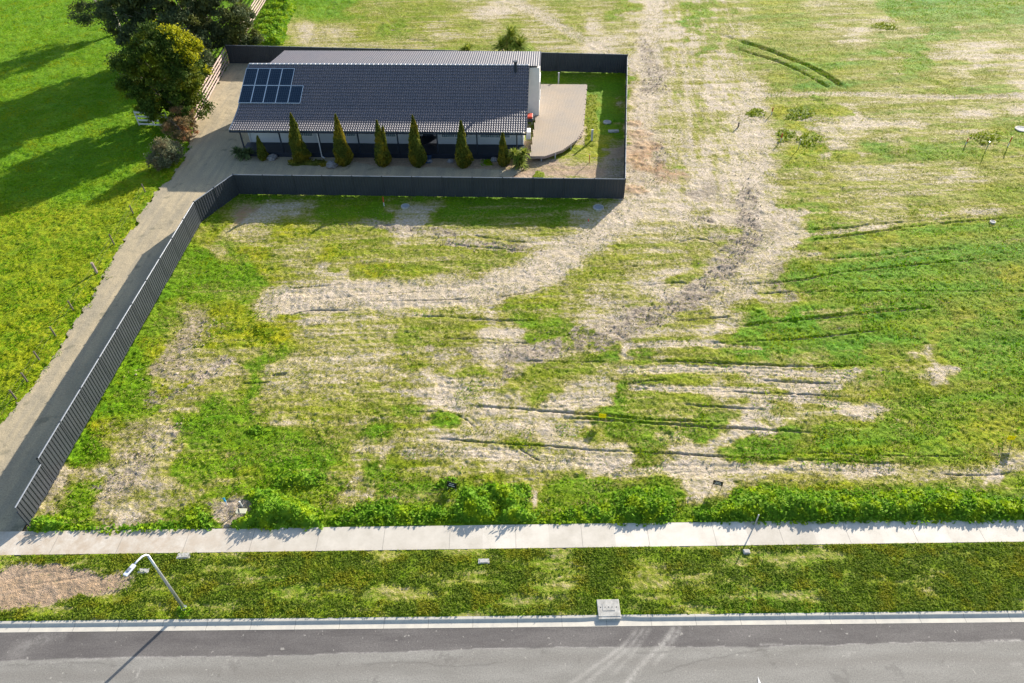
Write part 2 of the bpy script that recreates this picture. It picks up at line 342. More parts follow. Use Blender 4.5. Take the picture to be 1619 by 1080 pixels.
def ground():
    nx, ny = 1150, 940
    ang = np.linspace(R(70.5), R(15.2), ny); Yr = CAMH/np.tan(ang)
    Yr = np.concatenate([[-1500, -300, -60, 2], Yr, [112, 125, 150, 200, 300, 600, 1500, 4000]])
    u = np.linspace(-1, 1, nx); u = np.concatenate([[-60, -20, -6, -2.4, -1.5, -1.15], u, [1.15, 1.5, 2.4, 6, 20, 60]])
    W = np.maximum(Yr, 8)*.68+18; W = np.where(Yr < 0, 40, W)
    X = u[None, :]*W[:, None]; Y = np.repeat(Yr[:, None], len(u), 1)
    n1 = fbm(X*.35, Y*.35, 4, 3)-.5; n2 = fbm(X*.35, Y*.35, 4, 9)-.5
    RGT = sst(X, 10, 16)
    S = survey(X+n1*(6.0+5*RGT)+(fbm(X*1.6, Y*1.6, 3, 5)-.5)*1.4, Y+n2*(2.2-1.0*RGT)+(fbm(X*1.6, Y*1.6, 3, 6)-.5)*(1.0-.5*RGT))
    bare, lush, yel, mud, ora = [S[..., i].copy() for i in range(5)]
    # long mowing / grading streaks that run along the street over the open lots
    lots = sst(X, -22, -17)*sst(Y, 19, 20.5); bare = bare+.03*sst(X, -23, -20)*sst(-X, -14, -9)*sst(Y, 19.5, 22)-.05*sst(X, 22, 27)
    st = fbm(X*.10+3, (Y-X*.04)*1.5, 4, 21)-.5; st2 = fbm(X*.35, Y*2.6+X*.1, 3, 22)-.5
    bare += lots*(st*.50+st2*.32-.02)+lots*RGT*(fbm(X*.07, (Y-X*.10)*1.1, 4, 23)-.5)*.45; lush += lots*RGT*(fbm(X*.06, (Y-X*.10)*.9, 3, 24)-.5)*1.3; yel += lots*RGT*(fbm(X*.06, (Y-X*.10)*1.0, 3, 25)-.45)*1.2; lush += lots*(-st*.5); yel += lots*(fbm(X*.15, Y*.5, 3, 31)-.5)*.7
    cor = sst(-np.abs(X-19.0-(Y-60)*.16), -6.5, -3.0)*sst(Y, 40, 47)      # the haul road: streaks run up it instead
    bare += cor*((fbm(X*1.8-Y*.28, Y*.12, 3, 41)-.5)*.55+.10)
    NA = fbm(X*.9, Y*.9, 3, 51)-.5; NB = fbm(X*1.5, Y*1.5, 3, 53); NC = fbm(X*.5, Y*.5, 2, 57); NF = fbm(X*4.5, Y*5.5, 3, 58); ND = fbm(X*2.2, Y*2.2, 3, 54)-.5
    H = np.zeros_like(X)
    for px, w, k in TRACKS:
        d, e, T = stroke(X, Y, px, w, .05); d = d+NA*1.1
        a = (1-sst(d, .45, 1.5))*k; bare = bare*(1-a)+.90*a; mud *= 1-a*.7; H -= a*.03
        H += a*.02*np.sin(d*7)
    for px, w, k in MUDS:
        d, e, T = stroke(X, Y, px, w, .1); d = d+NA*1.3
        a = (1-sst(d, .55, 1.2))*k*e; a = a*(.35+.9*sst(NB, .35, .6)); a = np.clip(a*(.55+.9*sst(NF, .42, .58)), 0, 1)
        bare = bare*(1-a)+.9*a; mud = np.maximum(mud, a*.9); H += a*ND*.20
    for px, w, dep in FUR:
        w = w*.95; d, e, T = stroke(X, Y, px, w, .2)
        e = e*(.6+.5*sst(NC, .3, .6))
        c = np.exp(-d*d)*e; H -= c*dep*.85; H += np.exp(-(d-1.9)**2)*e*dep*.10; bare = np.maximum(bare, c*.55); mud = np.maximum(mud, c*(1.0 if dep > .25 else .8))
    # grass surface relief
    gr = 1-np.clip(bare, 0, 1)
    rel = (fbm(X*1.3, Y*1.3, 4, 61, .6)-.5)
    fine = (fbm(X*4.0, Y*4.0, 2, 62, .6)-.5)
    near = sst(Y, 70, 20)*.4+.6
    H += rel*(.10+.10*gr)+fine*(.05+.07*gr)
    trd = np.sin(X*14+np.sin(Y*.7)*2)*sst(fbm(X*.25, Y*.9, 2, 71), .56, .64)*sst(bare, .45, .7)*lots
    H += trd*.006
    orange = ora
    # mulch heaps beside the side fence
    for (cx, cy, r) in [(1008, 212, 1.0), (1022, 232, 1.2), (1004, 252, 1.0), (1006, 298, .9), (1002, 195, .7)]:
        P = G(cx, cy); dd = np.hypot((X-P[0])*.7, Y-P[1])/r; a = np.clip(1-sst(dd+(fbm(X*2, Y*2, 3, 81)-.5)*.9, .6, 1.1), 0, 1)
        orange = np.maximum(orange, a*.6); bare = np.maximum(bare, a*.8); H += a*(.03+.16*(fbm(X*3, Y*3, 2, 82)-.5))
    # bare brown corner of the verge
    P = G(60, 925); a = 1-sst(np.hypot((X-P[0])/4.3, (Y-P[1])/1.0)+(fbm(X*.8, Y*.8, 4, 91)-.5)*.9, .75, 1.05)
    verge = (Y < PATH_LO(X)+.02); a = a*verge
    bare = np.where(verge, np.clip((.26+(fbm(X*.5, Y*1.6, 4, 92)-.5)*.6), 0, 1)*(1-a)+a*.95, bare)
    lush = np.where(verge, .62+(fbm(X*.3, Y*.5, 3, 93)-.5)*.9, lush); yel = np.where(verge, .30*(fbm(X*.3, Y*.6, 3, 94)), yel)
    mud = np.where(verge, a*.55, mud); orange = np.where(verge, a*.45, orange); H = np.where(verge, H*.55, H)
    # level the strips that the built surfaces lie on
    flat = inpoly(X, Y, DRIVE) | ((Y > PATH_LO(X)) & (Y < PATH_HI(X)))
    H = np.where(flat, -.10, H+.0)
    H = np.where(Y < KB(X)-.02, -.45, H)
    H = np.where((Y > KB(X)-.02) & (Y < KB(X)+.1), H*.3, H)
    H = np.where((Yr[:, None] > 111) | (Yr[:, None] < 3), H*0-.02, H)
    H = np.where(Y < 5, -.45, H)
    V = np.stack([X, Y, H], -1).reshape(-1, 3); a_, b_ = X.shape
    i = np.arange(a_*b_).reshape(a_, b_)
    Fq = np.stack([i[:-1, :-1], i[:-1, 1:], i[1:, 1:], i[1:, :-1]], -1).reshape(-1, 4)
    me = fastmesh('ground', V, Fq, True)
    for nm, arr in (('bare', bare), ('lush', lush), ('yel', yel), ('mud', mud), ('ora', orange), ('cor', cor)):
        at = me.attributes.new(nm, 'FLOAT', 'POINT'); at.data.foreach_set('value', np.clip(arr, 0, 1).astype(np.float32).ravel())
    m, t, out = nt('ground_cover')
    at = lambda n: N(t, 'ShaderNodeAttribute', attribute_name=n).outputs['Fac']
    pos = N(t, 'ShaderNodeNewGeometry').outputs['Position']
    nf = noise(t, pos, 5.0, 6, .7); nm_ = noise(t, pos, 1.1, 5, .65); nl = noise(t, pos, .22, 4, .6)
    nsx = noise(t, pos, 1.6, 6, .68, sc=(.22, 1.9, 1)); nsy = noise(t, pos, 1.6, 6, .68, sc=(1.9, .22, 1))
    ns = N(t, 'ShaderNodeMix', data_type='FLOAT', inp={0: at('cor'), 2: nsx, 3: nsy}).outputs[0]
    nt_ = noise(t, pos, 2.6, 6, .7)
    g1 = mixc(t, at('lush'), (.200, .215, .010), (.100, .245, .002))
    g1 = mixc(t, mth(t, 'MULTIPLY', at('yel'), mapr(t, nm_, .3, .55)), g1, (.30, .31, .004))
    g2 = mixc(t, mapr(t, nf, .3, .7), (.50, .52, .5), (1.40, 1.35, 1.3))
    g3 = mixc(t, mapr(t, nl, .35, .65), (.82, .9, .9), (1.15, 1.06, 1.0))
    gc = mixc(t, 1.0, mixc(t, 1.0, g1, g2, 'MULTIPLY'), g3, 'MULTIPLY')
    straw = mixc(t, mapr(t, nt_, .35, .65), (.225, .215, .022), (.42, .355, .14))
    dc = mixc(t, mapr(t, nf, .35, .7), (.36, .285, .21), (.68, .575, .455))
    dc = mixc(t, mapr(t, nm_, .40, .64), dc, (.47, .385, .255))
    mc = mixc(t, mapr(t, nf, .38, .62), (.105, .080, .060), (.34, .275, .215))
    mk = mth(t, 'MULTIPLY', at('mud'), mapr(t, nm_, .25, .5, .35, 1))
    dc = mixc(t, mk, dc, mc)
    dc = mixc(t, mth(t, 'MULTIPLY', at('ora'), mapr(t, nf, .35, .5)), dc, (.36, .20, .09))
    straw = mixc(t, mth(t, 'MULTIPLY', mk, .8), straw, mc)
    s = mth(t, 'ADD', at('bare'), mth(t, 'MULTIPLY', mth(t, 'SUBTRACT', nf, .5), 1.15))
    s = mth(t, 'ADD', s, mth(t, 'MULTIPLY', mth(t, 'SUBTRACT', ns, .5), .9))
    col = mixc(t, mapr(t, s, .26, .55), gc, straw)
    col = mixc(t, mapr(t, s, .50, .80), col, dc)
    bs = N(t, 'ShaderNodeBsdfPrincipled', inp={'Base Color': col, 'Roughness': .9, 'Specular IOR Level': .15})
    hgt = mth(t, 'ADD', mth(t, 'MULTIPLY', nf, .6), mth(t, 'MULTIPLY', noise(t, pos, 14, 4, .7), .5))
    bp = N(t, 'ShaderNodeBump', inp={'Strength': 1.0, 'Distance': .13, 'Height': hgt})
    t.links.new(bp.outputs[0], bs.inputs['Normal']); t.links.new(bs.outputs[0], out.inputs[0])
    me.materials.append(m)
    tag(link(bpy.data.objects.new('ground', me)), kind='structure')
ground()

# ---------------------------------------------------------------- made surfaces
def sheet(name, lo, hi, x0, x1, z, m, nxs=300, nys=12, zlo=None):
    xs = np.linspace(x0, x1, nxs); V = []; 
    for j in range(nys):
        k = j/(nys-1)
        for x in xs:
            V.append((x, lo(x)*(1-k)+hi(x)*k, z if zlo is None else zlo*(1-k)+z*k))
    i = np.arange(nxs*nys).reshape(nys, nxs)
    me = fastmesh(name, V, np.stack([i[:-1, :-1], i[:-1, 1:], i[1:, 1:], i[1:, :-1]], -1).reshape(-1, 4))
    me.materials.append(m); return tag(link(bpy.data.objects.new(name, me)), kind='structure')

def asphalt():
    m, t, out = nt('asphalt')
    pos = N(t, 'ShaderNodeNewGeometry').outputs['Position']
    at = lambda n: N(t, 'ShaderNodeAttribute', attribute_name=n).outputs['Fac']
    nf = noise(t, pos, 18, 5, .85); nm_ = noise(t, pos, .7, 6, .65, sc=(.35, 1.5, 1)); nb = noise(t, pos, 6, 4, .7)
    new = mixc(t, mapr(t, nm_, .35, .7), (.092, .082, .078), (.148, .134, .125))
    old = mixc(t, mapr(t, nm_, .3, .7), (.185, .172, .152), (.255, .240, .215))
    old = mixc(t, at('dark'), old, (.19, .175, .155))
    c = mixc(t, at('old'), new, old)
    c = mixc(t, mth(t, 'MULTIPLY', at('dust'), mapr(t, nb, .25, .55)), c, (.44, .41, .37))
    c = mixc(t, 1.0, c, mixc(t, mapr(t, nf, .3, .7), (.62, .62, .62), (1.4, 1.4, 1.38)), 'MULTIPLY')
    c = mixc(t, mth(t, 'MULTIPLY', at('crack'), .3), c, (.05, .045, .04))
    c = mixc(t, mapr(t, noise(t, pos, .9, 4, .7), .60, .66, 0, .35), c, (.10, .09, .08))
    c = mixc(t, mapr(t, noise(t, pos, 5, 3, .6), .68, .71, 0, .5), c, (.42, .39, .34))
    b = N(t, 'ShaderNodeBsdfPrincipled', inp={'Base Color': c, 'Roughness': .8, 'Specular IOR Level': .3})
    bp = N(t, 'ShaderNodeBump', inp={'Strength': .35, 'Distance': .01, 'Height': nf}); t.links.new(bp.outputs[0], b.inputs['Normal'])
    t.links.new(b.outputs[0], out.inputs[0]); return m
road = sheet('road', lambda x: ROAD_EDGE(x)-8.5, ROAD_EDGE, -60, 60, -.069, asphalt(), 1400, 200, zlo=-.01)
me = road.data; co = np.zeros(len(me.vertices)*3, np.float32); me.vertices.foreach_get('co', co); co = co.reshape(-1, 3); X, Y = co[:, 0].astype(float), co[:, 1].astype(float)
bl = catmull(pline([(-300, 1062), (0, 1043), (400, 1036), (800, 1024), (1205, 1021), (1400, 1016), (1619, 1012), (1900, 1006)]))
by = np.interp(X, bl[:, 0], bl[:, 1])+(fbm(X*1.3, Y*0, 3, 5)-.5)*.10
old = sst(by-Y, -.01, .03)
dust = np.zeros_like(X)
for px, w, k in [([(1012, 988), (985, 1020), (930, 1060), (890, 1090)], .09, .7), ([(1022, 988), (995, 1022), (950, 1060), (905, 1100)], .09, .6), ([(1030, 989), (1002, 1030), (965, 1070)], .09, .5), ([(1068, 986), (1050, 1015), (1015, 1050), (985, 1090)], .12, .9), ([(1079, 986), (1060, 1018), (1030, 1055)], .10, .6),
                 ([(229, 1040), (221, 1058), (214, 1072)], .03, .9), ([(8, 1040), (60, 1010), (110, 1000)], .35, .35), ([(40, 1052), (140, 1042), (240, 1038)], .06, .5), ([(1340, 1040), (1345, 1030)], .06, .5), ([(1600, 1050), (1615, 1048)], .08, .6), ([(350, 1060), (380, 1040)], .2, .3),
                 ([(1550, 1012), (1619, 1011)], .05, .9), ([(1200, 1018), (1240, 1018)], .04, .8)]:
    d, e, T = stroke(X, Y, px, w, .1); dust = np.maximum(dust, np.exp(-d*d)*e*k*.75*(.2+1.0*fbm(X*3, Y*3, 3, 8)))
crack = np.zeros_like(X)
for px in ([(1040, 1066), (1085, 1050), (1130, 1040), (1170, 1032), (1215, 1025)], [(1309, 989), (1322, 996), (1338, 998)], [(1000, 1032), (1060, 1030)], [(1306, 1018), (1304, 1028)], [(0, 1052), (60, 1050), (120, 1047), (180, 1049)], [(560, 1050), (640, 1046), (720, 1052), (800, 1047)], [(480, 1000), (560, 1003), (640, 1001)]):
    d, e, T = stroke(X+(fbm(X*3, Y*3, 2, 66)-.5)*.1, Y+(fbm(X*4, Y*3, 2, 67)-.5)*.12, px, .035, .1); crack = np.maximum(crack, np.exp(-d*d)*e)
dust = np.maximum(dust, np.exp(-((by-Y)/.02)**2)*.55*(fbm(X*.8, Y*0, 2, 18) > .45))
dark = np.exp(-((by-Y-.62-(fbm(X*.3, Y*0, 2, 7)-.5)*.5)/.22)**2)*.8
for nm, arr in (('old', old), ('dust', dust), ('dark', dark), ('crack', crack)):
    a = me.attributes.new(nm, 'FLOAT', 'POINT'); a.data.foreach_set('value', np.clip(arr, 0, 1).astype(np.float32))

def kerb():
    m, t, out = nt('kerb_concrete'); pos = N(t, 'ShaderNodeNewGeometry').outputs['Position']
    sx = N(t, 'ShaderNodeSeparateXYZ', inp={0: pos}).outputs[0]
    j = mapr(t, mth(t, 'ABSOLUTE', mth(t, 'SUBTRACT', mth(t, 'FRACT', mth(t, 'MULTIPLY', sx, 1/1.9)), .5)), .492, .497)
    c = mixc(t, mapr(t, noise(t, pos, 2.2, 6, .7), .3, .7), (.57, .52, .43), (.43, .40, .35))
    c = mixc(t, mth(t, 'MULTIPLY', j, .7), c, (.12, .11, .10))
    b = N(t, 'ShaderNodeBsdfPrincipled', inp={'Base Color': c, 'Roughness': .85}); t.links.new(b.outputs[0], out.inputs[0])
    prof = [(0, -.40), (0, -.063), (.25, -.070), (.29, -.040), (.33, -.01), (.36, 0.0), (.47, .004), (.47, -.40)]
    xs = np.linspace(-60, 60, 900); V = []
    for dy, z in prof:
        for x in xs:
            # the kerb dips to the drain mouth
            k = math.exp(-((x-4.05)/1.0)**4) if abs(x-4.05) < 2.4 else 0
            V.append((x, ROAD_EDGE(x)+dy+(.05*k if .25 < dy < .4 else 0), z-(.06*k if z < -.1 and dy > .1 else 0)))
    i = np.arange(len(xs)*len(prof)).reshape(len(prof), len(xs))
    me = fastmesh('kerb', V, np.stack([i[:-1, :-1], i[:-1, 1:], i[1:, 1:], i[1:, :-1]], -1).reshape(-1, 4))
    me.materials.append(m); tag(link(bpy.data.objects.new('kerb', me)), kind='structure')
kerb()

def footpath():
    m, t, out = nt('footpath_concrete'); pos = N(t, 'ShaderNodeNewGeometry').outputs['Position']
    sx = N(t, 'ShaderNodeSeparateXYZ', inp={0: pos}).outputs[0]
    j = mapr(t, mth(t, 'ABSOLUTE', mth(t, 'SUBTRACT', mth(t, 'FRACT', mth(t, 'MULTIPLY', sx, 1/3.1)), .5)), .4955, .4975)
    c = mixc(t, mapr(t, noise(t, pos, 1.1, 6, .7), .3, .72), (.67, .61, .53), (.50, .45, .375))
    slab_n = N(t, 'ShaderNodeTexWhiteNoise', noise_dimensions='1D', inp={'W': mth(t, 'FLOOR', mth(t, 'ADD', mth(t, 'MULTIPLY', sx, 1/3.1), .5))}).outputs[0]
    c = mixc(t, 1.0, c, mixc(t, slab_n, (.84, .83, .81), (1.06, 1.06, 1.06)), 'MULTIPLY')
    dirty = mth(t, 'MULTIPLY', mapr(t, sx, -9., -17.), mapr(t, noise(t, pos, 1.4, 5, .7), .32, .6))
    c = mixc(t, mth(t, 'MULTIPLY', dirty, .8), c, (.40, .31, .22))
    c = mixc(t, mth(t, 'MULTIPLY', j, .75), c, (.16, .14, .12))
    c = mixc(t, mapr(t, noise(t, pos, 14, 3, .7), .64, .72, 0, .5), c, (.3, .26, .2))
    b = N(t, 'ShaderNodeBsdfPrincipled', inp={'Base Color': c, 'Roughness': .85})
    bp = N(t, 'ShaderNodeBump', inp={'Strength': .25, 'Distance': .01, 'Height': noise(t, pos, 30, 4, .7)}); t.links.new(bp.outputs[0], b.inputs['Normal'])
    t.links.new(b.outputs[0], out.inputs[0])
    V = []; xs = np.linspace(-60, 60, 400)
    prof = [(0, -.2), (0, .015), (1.25, .03), (1.25, -.2)]
    for dy, z in prof:
        for x in xs: V.append((x, PATH_LO(x)+dy, z))
    i = np.arange(len(xs)*4).reshape(4, len(xs))
    me = fastmesh('footpath', V, np.stack([i[:-1, :-1], i[:-1, 1:], i[1:, 1:], i[1:, :-1]], -1).reshape(-1, 4))
    me.materials.append(m); tag(link(bpy.data.objects.new('footpath', me)), kind='structure')
footpath()

def driveway():
    gx = np.arange(-46, 6, .10); gy = np.arange(18.3, 84, .10); X, Y = np.meshgrid(gx, gy)
    X = X.astype(float); Y = Y.astype(float); wob = (fbm(X*1.2, Y*1.2, 4, 3, .6)-.5)*1.1
    ins = inpoly(X+wob*(X < -24), Y+wob*.3, DRIVE)
    xmax = np.where(Y < 45.8, -23.55, 99); ins &= (X < xmax)
    H = -.035+(fbm(X*1.0, Y*1.0, 3, 4)-.5)*.05+(fbm(X*5, Y*5, 2, 5)-.5)*.02+.045
    i = np.arange(X.size).reshape(X.shape); q = ins[:-1, :-1] & ins[1:, 1:] & ins[:-1, 1:] & ins[1:, :-1]
    Fq = np.stack([i[:-1, :-1][q], i[:-1, 1:][q], i[1:, 1:][q], i[1:, :-1][q]], -1)
    used = np.unique(Fq); rm = -np.ones(X.size, int); rm[used] = np.arange(len(used))
    V = np.stack([X, Y, H], -1).reshape(-1, 3)[used]
    me = fastmesh('driveway', V, rm[Fq], True)
    m, t, out = nt('gravel'); pos = N(t, 'ShaderNodeNewGeometry').outputs['Position']
    nf = noise(t, pos, 12, 5, .75); nm_ = noise(t, pos, .55, 5, .6, sc=(1.4, .6, 1)); nb = noise(t, pos, .9, 3, .5)
    c = mixc(t, mapr(t, nm_, .35, .65), (.45, .365, .235), (.36, .30, .20))
    wt = noise(t, pos, 1.3, 3, .5, sc=(1.6, .12, 1)); c = mixc(t, mapr(t, wt, .45, .6, 0, .55), c, (.30, .26, .19))
    c = mixc(t, mapr(t, nb, .62, .70, 0, .75), c, (.22, .195, .13))
    c = mixc(t, mapr(t, nf, .3, .72), mixc(t, 1., c, (.66, .66, .66), 'MULTIPLY'), mixc(t, 1., c, (1.25, 1.25, 1.25), 'MULTIPLY'))
    b = N(t, 'ShaderNodeBsdfPrincipled', inp={'Base Color': c, 'Roughness': .95, 'Specular IOR Level': .15})
    bp = N(t, 'ShaderNodeBump', inp={'Strength': .5, 'Distance': .03, 'Height': nf}); t.links.new(bp.outputs[0], b.inputs['Normal'])
    t.links.new(b.outputs[0], out.inputs[0]); me.materials.append(m)
    tag(link(bpy.data.objects.new('driveway', me)), kind='structure')
driveway()
# white road arrow whose tip reaches into view
P = G(1198, 1069, -.04); mb = MB()
mb.add([(P[0], P[1], -.034), (P[0]-.10, P[1]-.55, -.030), (P[0]+.10, P[1]-.55, -.030)], [(0, 1, 2)])
mb.add([(P[0]-.05, P[1]-.56, -.030), (P[0]-.05, P[1]-2.2, -.010), (P[0]+.05, P[1]-2.2, -.010), (P[0]+.05, P[1]-.56, -.030)], [(0, 1, 2, 3)])
tag(mb.build('road_marking', M['white']), kind='structure')

# ---------------------------------------------------------------- foliage
def leaf_mesh(name, P, size, aspect=.5, updir=None, jit=1.0):
    n = len(P); a = rng.normal(size=(n, 3))
    if updir is not None: a = a*jit+np.asarray(updir)*1.0
    a /= np.linalg.norm(a, axis=1)[:, None]+1e-9
    b = np.cross(a, rng.normal(size=(n, 3))); b /= np.linalg.norm(b, axis=1)[:, None]+1e-9
    s = (size*(.6+.8*rng.random(n)))[:, None] if np.isscalar(size) else size[:, None]
    V = np.stack([P-a*s*.5, P+b*s*aspect*.5, P+a*s*.5, P-b*s*aspect*.5], 1).reshape(-1, 3)
    return fastmesh(name, V, np.arange(4*n).reshape(n, 4))
def leaf_obj(name, P, size, m, parent=None, **kw):
    me = leaf_mesh(name, np.asarray(P, float), size, **kw); me.materials.append(m)
    return link(bpy.data.objects.new(name, me), parent)
L = {}
M['yellow'] = leafmat('yellow_board', (.62, .58, .012), (.62, .58, .012), .4)
L['weed'] = leafmat('weed_leaves', (.105, .25, .006), (.21, .36, .03), .4, 1.4, (.29, .40, .012))
L['verge'] = leafmat('verge_weed_leaves', (.13, .21, .012), (.21, .27, .035), .42, .9, (.27, .28, .02))
L['lush'] = leafmat('grass_blades', (.11, .28, .003), (.19, .32, .004), .4, .4, (.27, .32, .004))
L['yellow'] = leafmat('yellow_weed', (.16, .23, .004), (.26, .29, .006), .3)
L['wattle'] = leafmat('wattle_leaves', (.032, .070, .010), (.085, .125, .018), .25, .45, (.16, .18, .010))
L['wattle2'] = leafmat('wattle_sunlit', (.26, .28, .010), (.42, .40, .012), .4)  # sunlight on the wattle crown, put into the leaf colour
L['gum'] = leafmat('gum_leaves', (.055, .085, .035), (.105, .125, .055), .25, .5, (.13, .14, .03))
L['sage'] = leafmat('sage_leaves', (.15, .17, .09), (.24, .25, .14), .3, .8, (.20, .16, .08))
L['dry'] = leafmat('dry_leaves', (.20, .16, .075), (.28, .20, .09), .3, .9, (.38, .17, .07))
L['pine'] = leafmat('conifer_leaves', (.085, .115, .016), (.16, .165, .022), .3, 1.0, (.27, .21, .018))
L['spike'] = leafmat('spiky_leaves', (.05, .09, .03), (.16, .20, .07), .2)
L['spikey'] = leafmat('lime_spiky_leaves', (.16, .24, .02), (.34, .36, .06), .35)

def bank(name, label, poly, h, m=L['weed'], dens=130, leaf=.17, cat='shrub', group=None, kind=None, fill=0.):
    P = np.array([G(*q)[:2] for q in poly]); x0, y0 = P.min(0); x1, y1 = P.max(0)
    st = .08; gx = np.arange(x0-.3, x1+.3, st); gy = np.arange(y0-.3, y1+.3, st); X, Y = np.meshgrid(gx, gy)
    ins = inpoly(X+(fbm(X*2, Y*2, 3, 1)-.5)*.5, Y+(fbm(X*2, Y*2, 3, 2)-.5)*.35, P)
    d = np.full(X.shape, 9.)
    Lp = np.vstack([P, P[:1]]); D, _ = dist_line(X, Y, Lp, 9); d = np.minimum(d, D)
    Hh = np.where(ins, h*sst(d, -.1, .95)*np.clip((2.1-fill)*fbm(X*1.3, Y*1.3, 3, 4)-.45+fill*.6, .06, 1.2), -.08)
    i = np.arange(X.size).reshape(X.shape); q = ins[:-1, :-1] | ins[1:, 1:] | ins[:-1, 1:] | ins[1:, :-1]
    Fq = np.stack([i[:-1, :-1][q], i[:-1, 1:][q], i[1:, 1:][q], i[1:, :-1][q]], -1)
    used = np.unique(Fq); rm = -np.ones(X.size, int); rm[used] = np.arange(len(used))
    V = np.stack([X, Y, Hh*.72], -1).reshape(-1, 3)[used]
    o0 = np.array([P[:, 0].mean(), P[:, 1].mean(), 0])
    # leaves
    n = int(ins.sum()*st*st*dens); k = rng.choice(np.flatnonzero(ins.ravel()), n)
    c = np.stack([X.ravel()[k]+rng.uniform(-st, st, n), Y.ravel()[k]+rng.uniform(-st, st, n), np.maximum(Hh.ravel()[k], 0)*(.72+.42*rng.random(n))+rng.uniform(0, .10, n)], -1)
    a = rng.normal(size=(n, 3))*[1, 1, .6]; a /= np.linalg.norm(a, axis=1)[:, None]; nn = rng.normal(size=(n, 3))+[0, 0, .8]
    b = np.cross(a, nn); b /= np.linalg.norm(b, axis=1)[:, None]; s = (leaf*(.6+.8*rng.random(n)))[:, None]
    LV = np.stack([c-a*s*.5, c+b*s*.32, c+a*s*.5, c-b*s*.32], 1).reshape(-1, 3)
    VV = np.vstack([V, LV])-o0; FF = np.vstack([rm[Fq], np.arange(4*n).reshape(n, 4)+len(V)])
    me = fastmesh(name, VV, FF, False); me.materials.append(m)
    o = link(bpy.data.objects.new(name, me)); o.location = o0
    return tag(o, label, cat, group, kind)
WB = 'weed banks along the footpath'
bank('weed_bank', 'bright leafy weed clump at the foot of the dark steel fence beside the footpath', [(48, 838), (52, 822), (75, 814), (108, 818), (112, 832), (95, 842), (60, 845)], .55, group=WB)
bank('weed_bank', 'narrow low strip of weeds edging the footpath, left of the yellow board on dark soil', [(112, 842), (115, 833), (160, 833), (220, 828), (270, 826), (330, 826), (338, 838), (250, 841), (200, 843), (150, 843)], .32, group=WB)
bank('weed_bank', 'rounded weed clump just left of the dark soil patch by the footpath', [(285, 826), (292, 812), (318, 805), (334, 815), (338, 836), (300, 838)], .5, group=WB)
bank('weed_bank', 'broad leafy weed mound right of the cream board and blue tool', [(365, 838), (362, 826), (388, 815), (400, 795), (385, 788), (398, 776), (436, 772), (446, 785), (480, 793), (506, 805), (512, 836), (440, 840)], .62, group=WB)
bank('weed_bank', 'small separate weed bush on grass behind the broad mound near the footpath', [(438, 772), (436, 755), (455, 747), (495, 745), (512, 752), (510, 766), (480, 770)], .5, group=WB)
bank('weed_bank', 'low straggling weeds in front of the tilted black sign', [(515, 828), (520, 814), (560, 808), (575, 792), (615, 788), (650, 800), (700, 800), (720, 822), (640, 830), (570, 831)], .36, group=WB)
bank('weed_bank', 'tall dark leafy weed mound to the right of the tilted black sign', [(705, 826), (716, 800), (735, 770), (780, 764), (840, 768), (845, 790), (830, 800), (855, 815), (850, 828)], .68, group=WB)
bank('weed_bank', 'thin low weed strip between two leafy mounds at the path edge', [(850, 828), (870, 815), (890, 805), (930, 798), (972, 790), (974, 826)], .33, group=WB)
bank('weed_bank', 'solid rounded weed mound left of the sandy gap in the hedge of weeds', [(975, 830), (975, 778), (1000, 770), (1045, 772), (1066, 790), (1068, 815), (1060, 826), (1010, 832)], .50, group=WB, fill=1.1, dens=180)
bank('weed_bank', 'very long leafy weed bank running right from beside the upright black sign', [(1092, 826), (1094, 806), (1130, 800), (1160, 776), (1200, 769), (1290, 776), (1400, 778), (1470, 773), (1540, 778), (1600, 790), (1660, 790), (1660, 826), (1400, 828), (1200, 828)], .50, group=WB, fill=1.2, dens=180)
bank('weed_clump', 'small dark weed tuft beside the tilted black sign', [(692, 770), (696, 760), (716, 756), (724, 764), (716, 772)], .35, dens=260)
bank('weed_clump', 'green weed tuft around the base of the street lamp', [(280, 972), (280, 958), (300, 954), (308, 966), (298, 976)], .30, dens=260, leaf=.1)
bank('weed_clump', 'low green weed clump behind the rear steel fence by the slatted fence', [(400, 70), (402, 40), (418, 8), (430, -14), (462, -14), (470, 12), (456, 36), (448, 72)], .55, dens=70, leaf=.22)
bank('weed_clump', 'isolated dark weed tuft on the lawn below the brown ruts', [(386, 686), (388, 678), (402, 675), (414, 680), (412, 688)], .3, dens=220)
for i, (cx, cy, rx, ry, lb) in enumerate([(1196, 178, 15, 9, 'yellow-green weed patch left of the farther red peg'), (1262, 180, 24, 12, 'wide yellow-green weed patch right of the farther red peg'), (1240, 214, 16, 10, 'yellow-green weed patch at the base of the nearer red peg'),
        (1278, 222, 20, 9, 'yellow-green weed patch beside the grey stake on bare soil'), (1560, 218, 26, 9, 'yellow-green weed patch among three survey stakes'), (1400, 42, 20, 6, 'small yellow weed patch far up the bare field'), (418, 522, 16, 12, 'bright yellow weed patch in the lot beside the steel fence')]):
    poly = [(cx+rx*math.cos(a)*(1+.25*math.sin(3*a+i)), cy+ry*math.sin(a)*(1+.25*math.cos(2*a+i))) for a in np.linspace(0, 2*math.pi, 14)[:-1]]
    bank('weed_patch', lb, poly, .16, L['yellow'], dens=55, leaf=.16, cat='weeds', group='yellow weed patches')

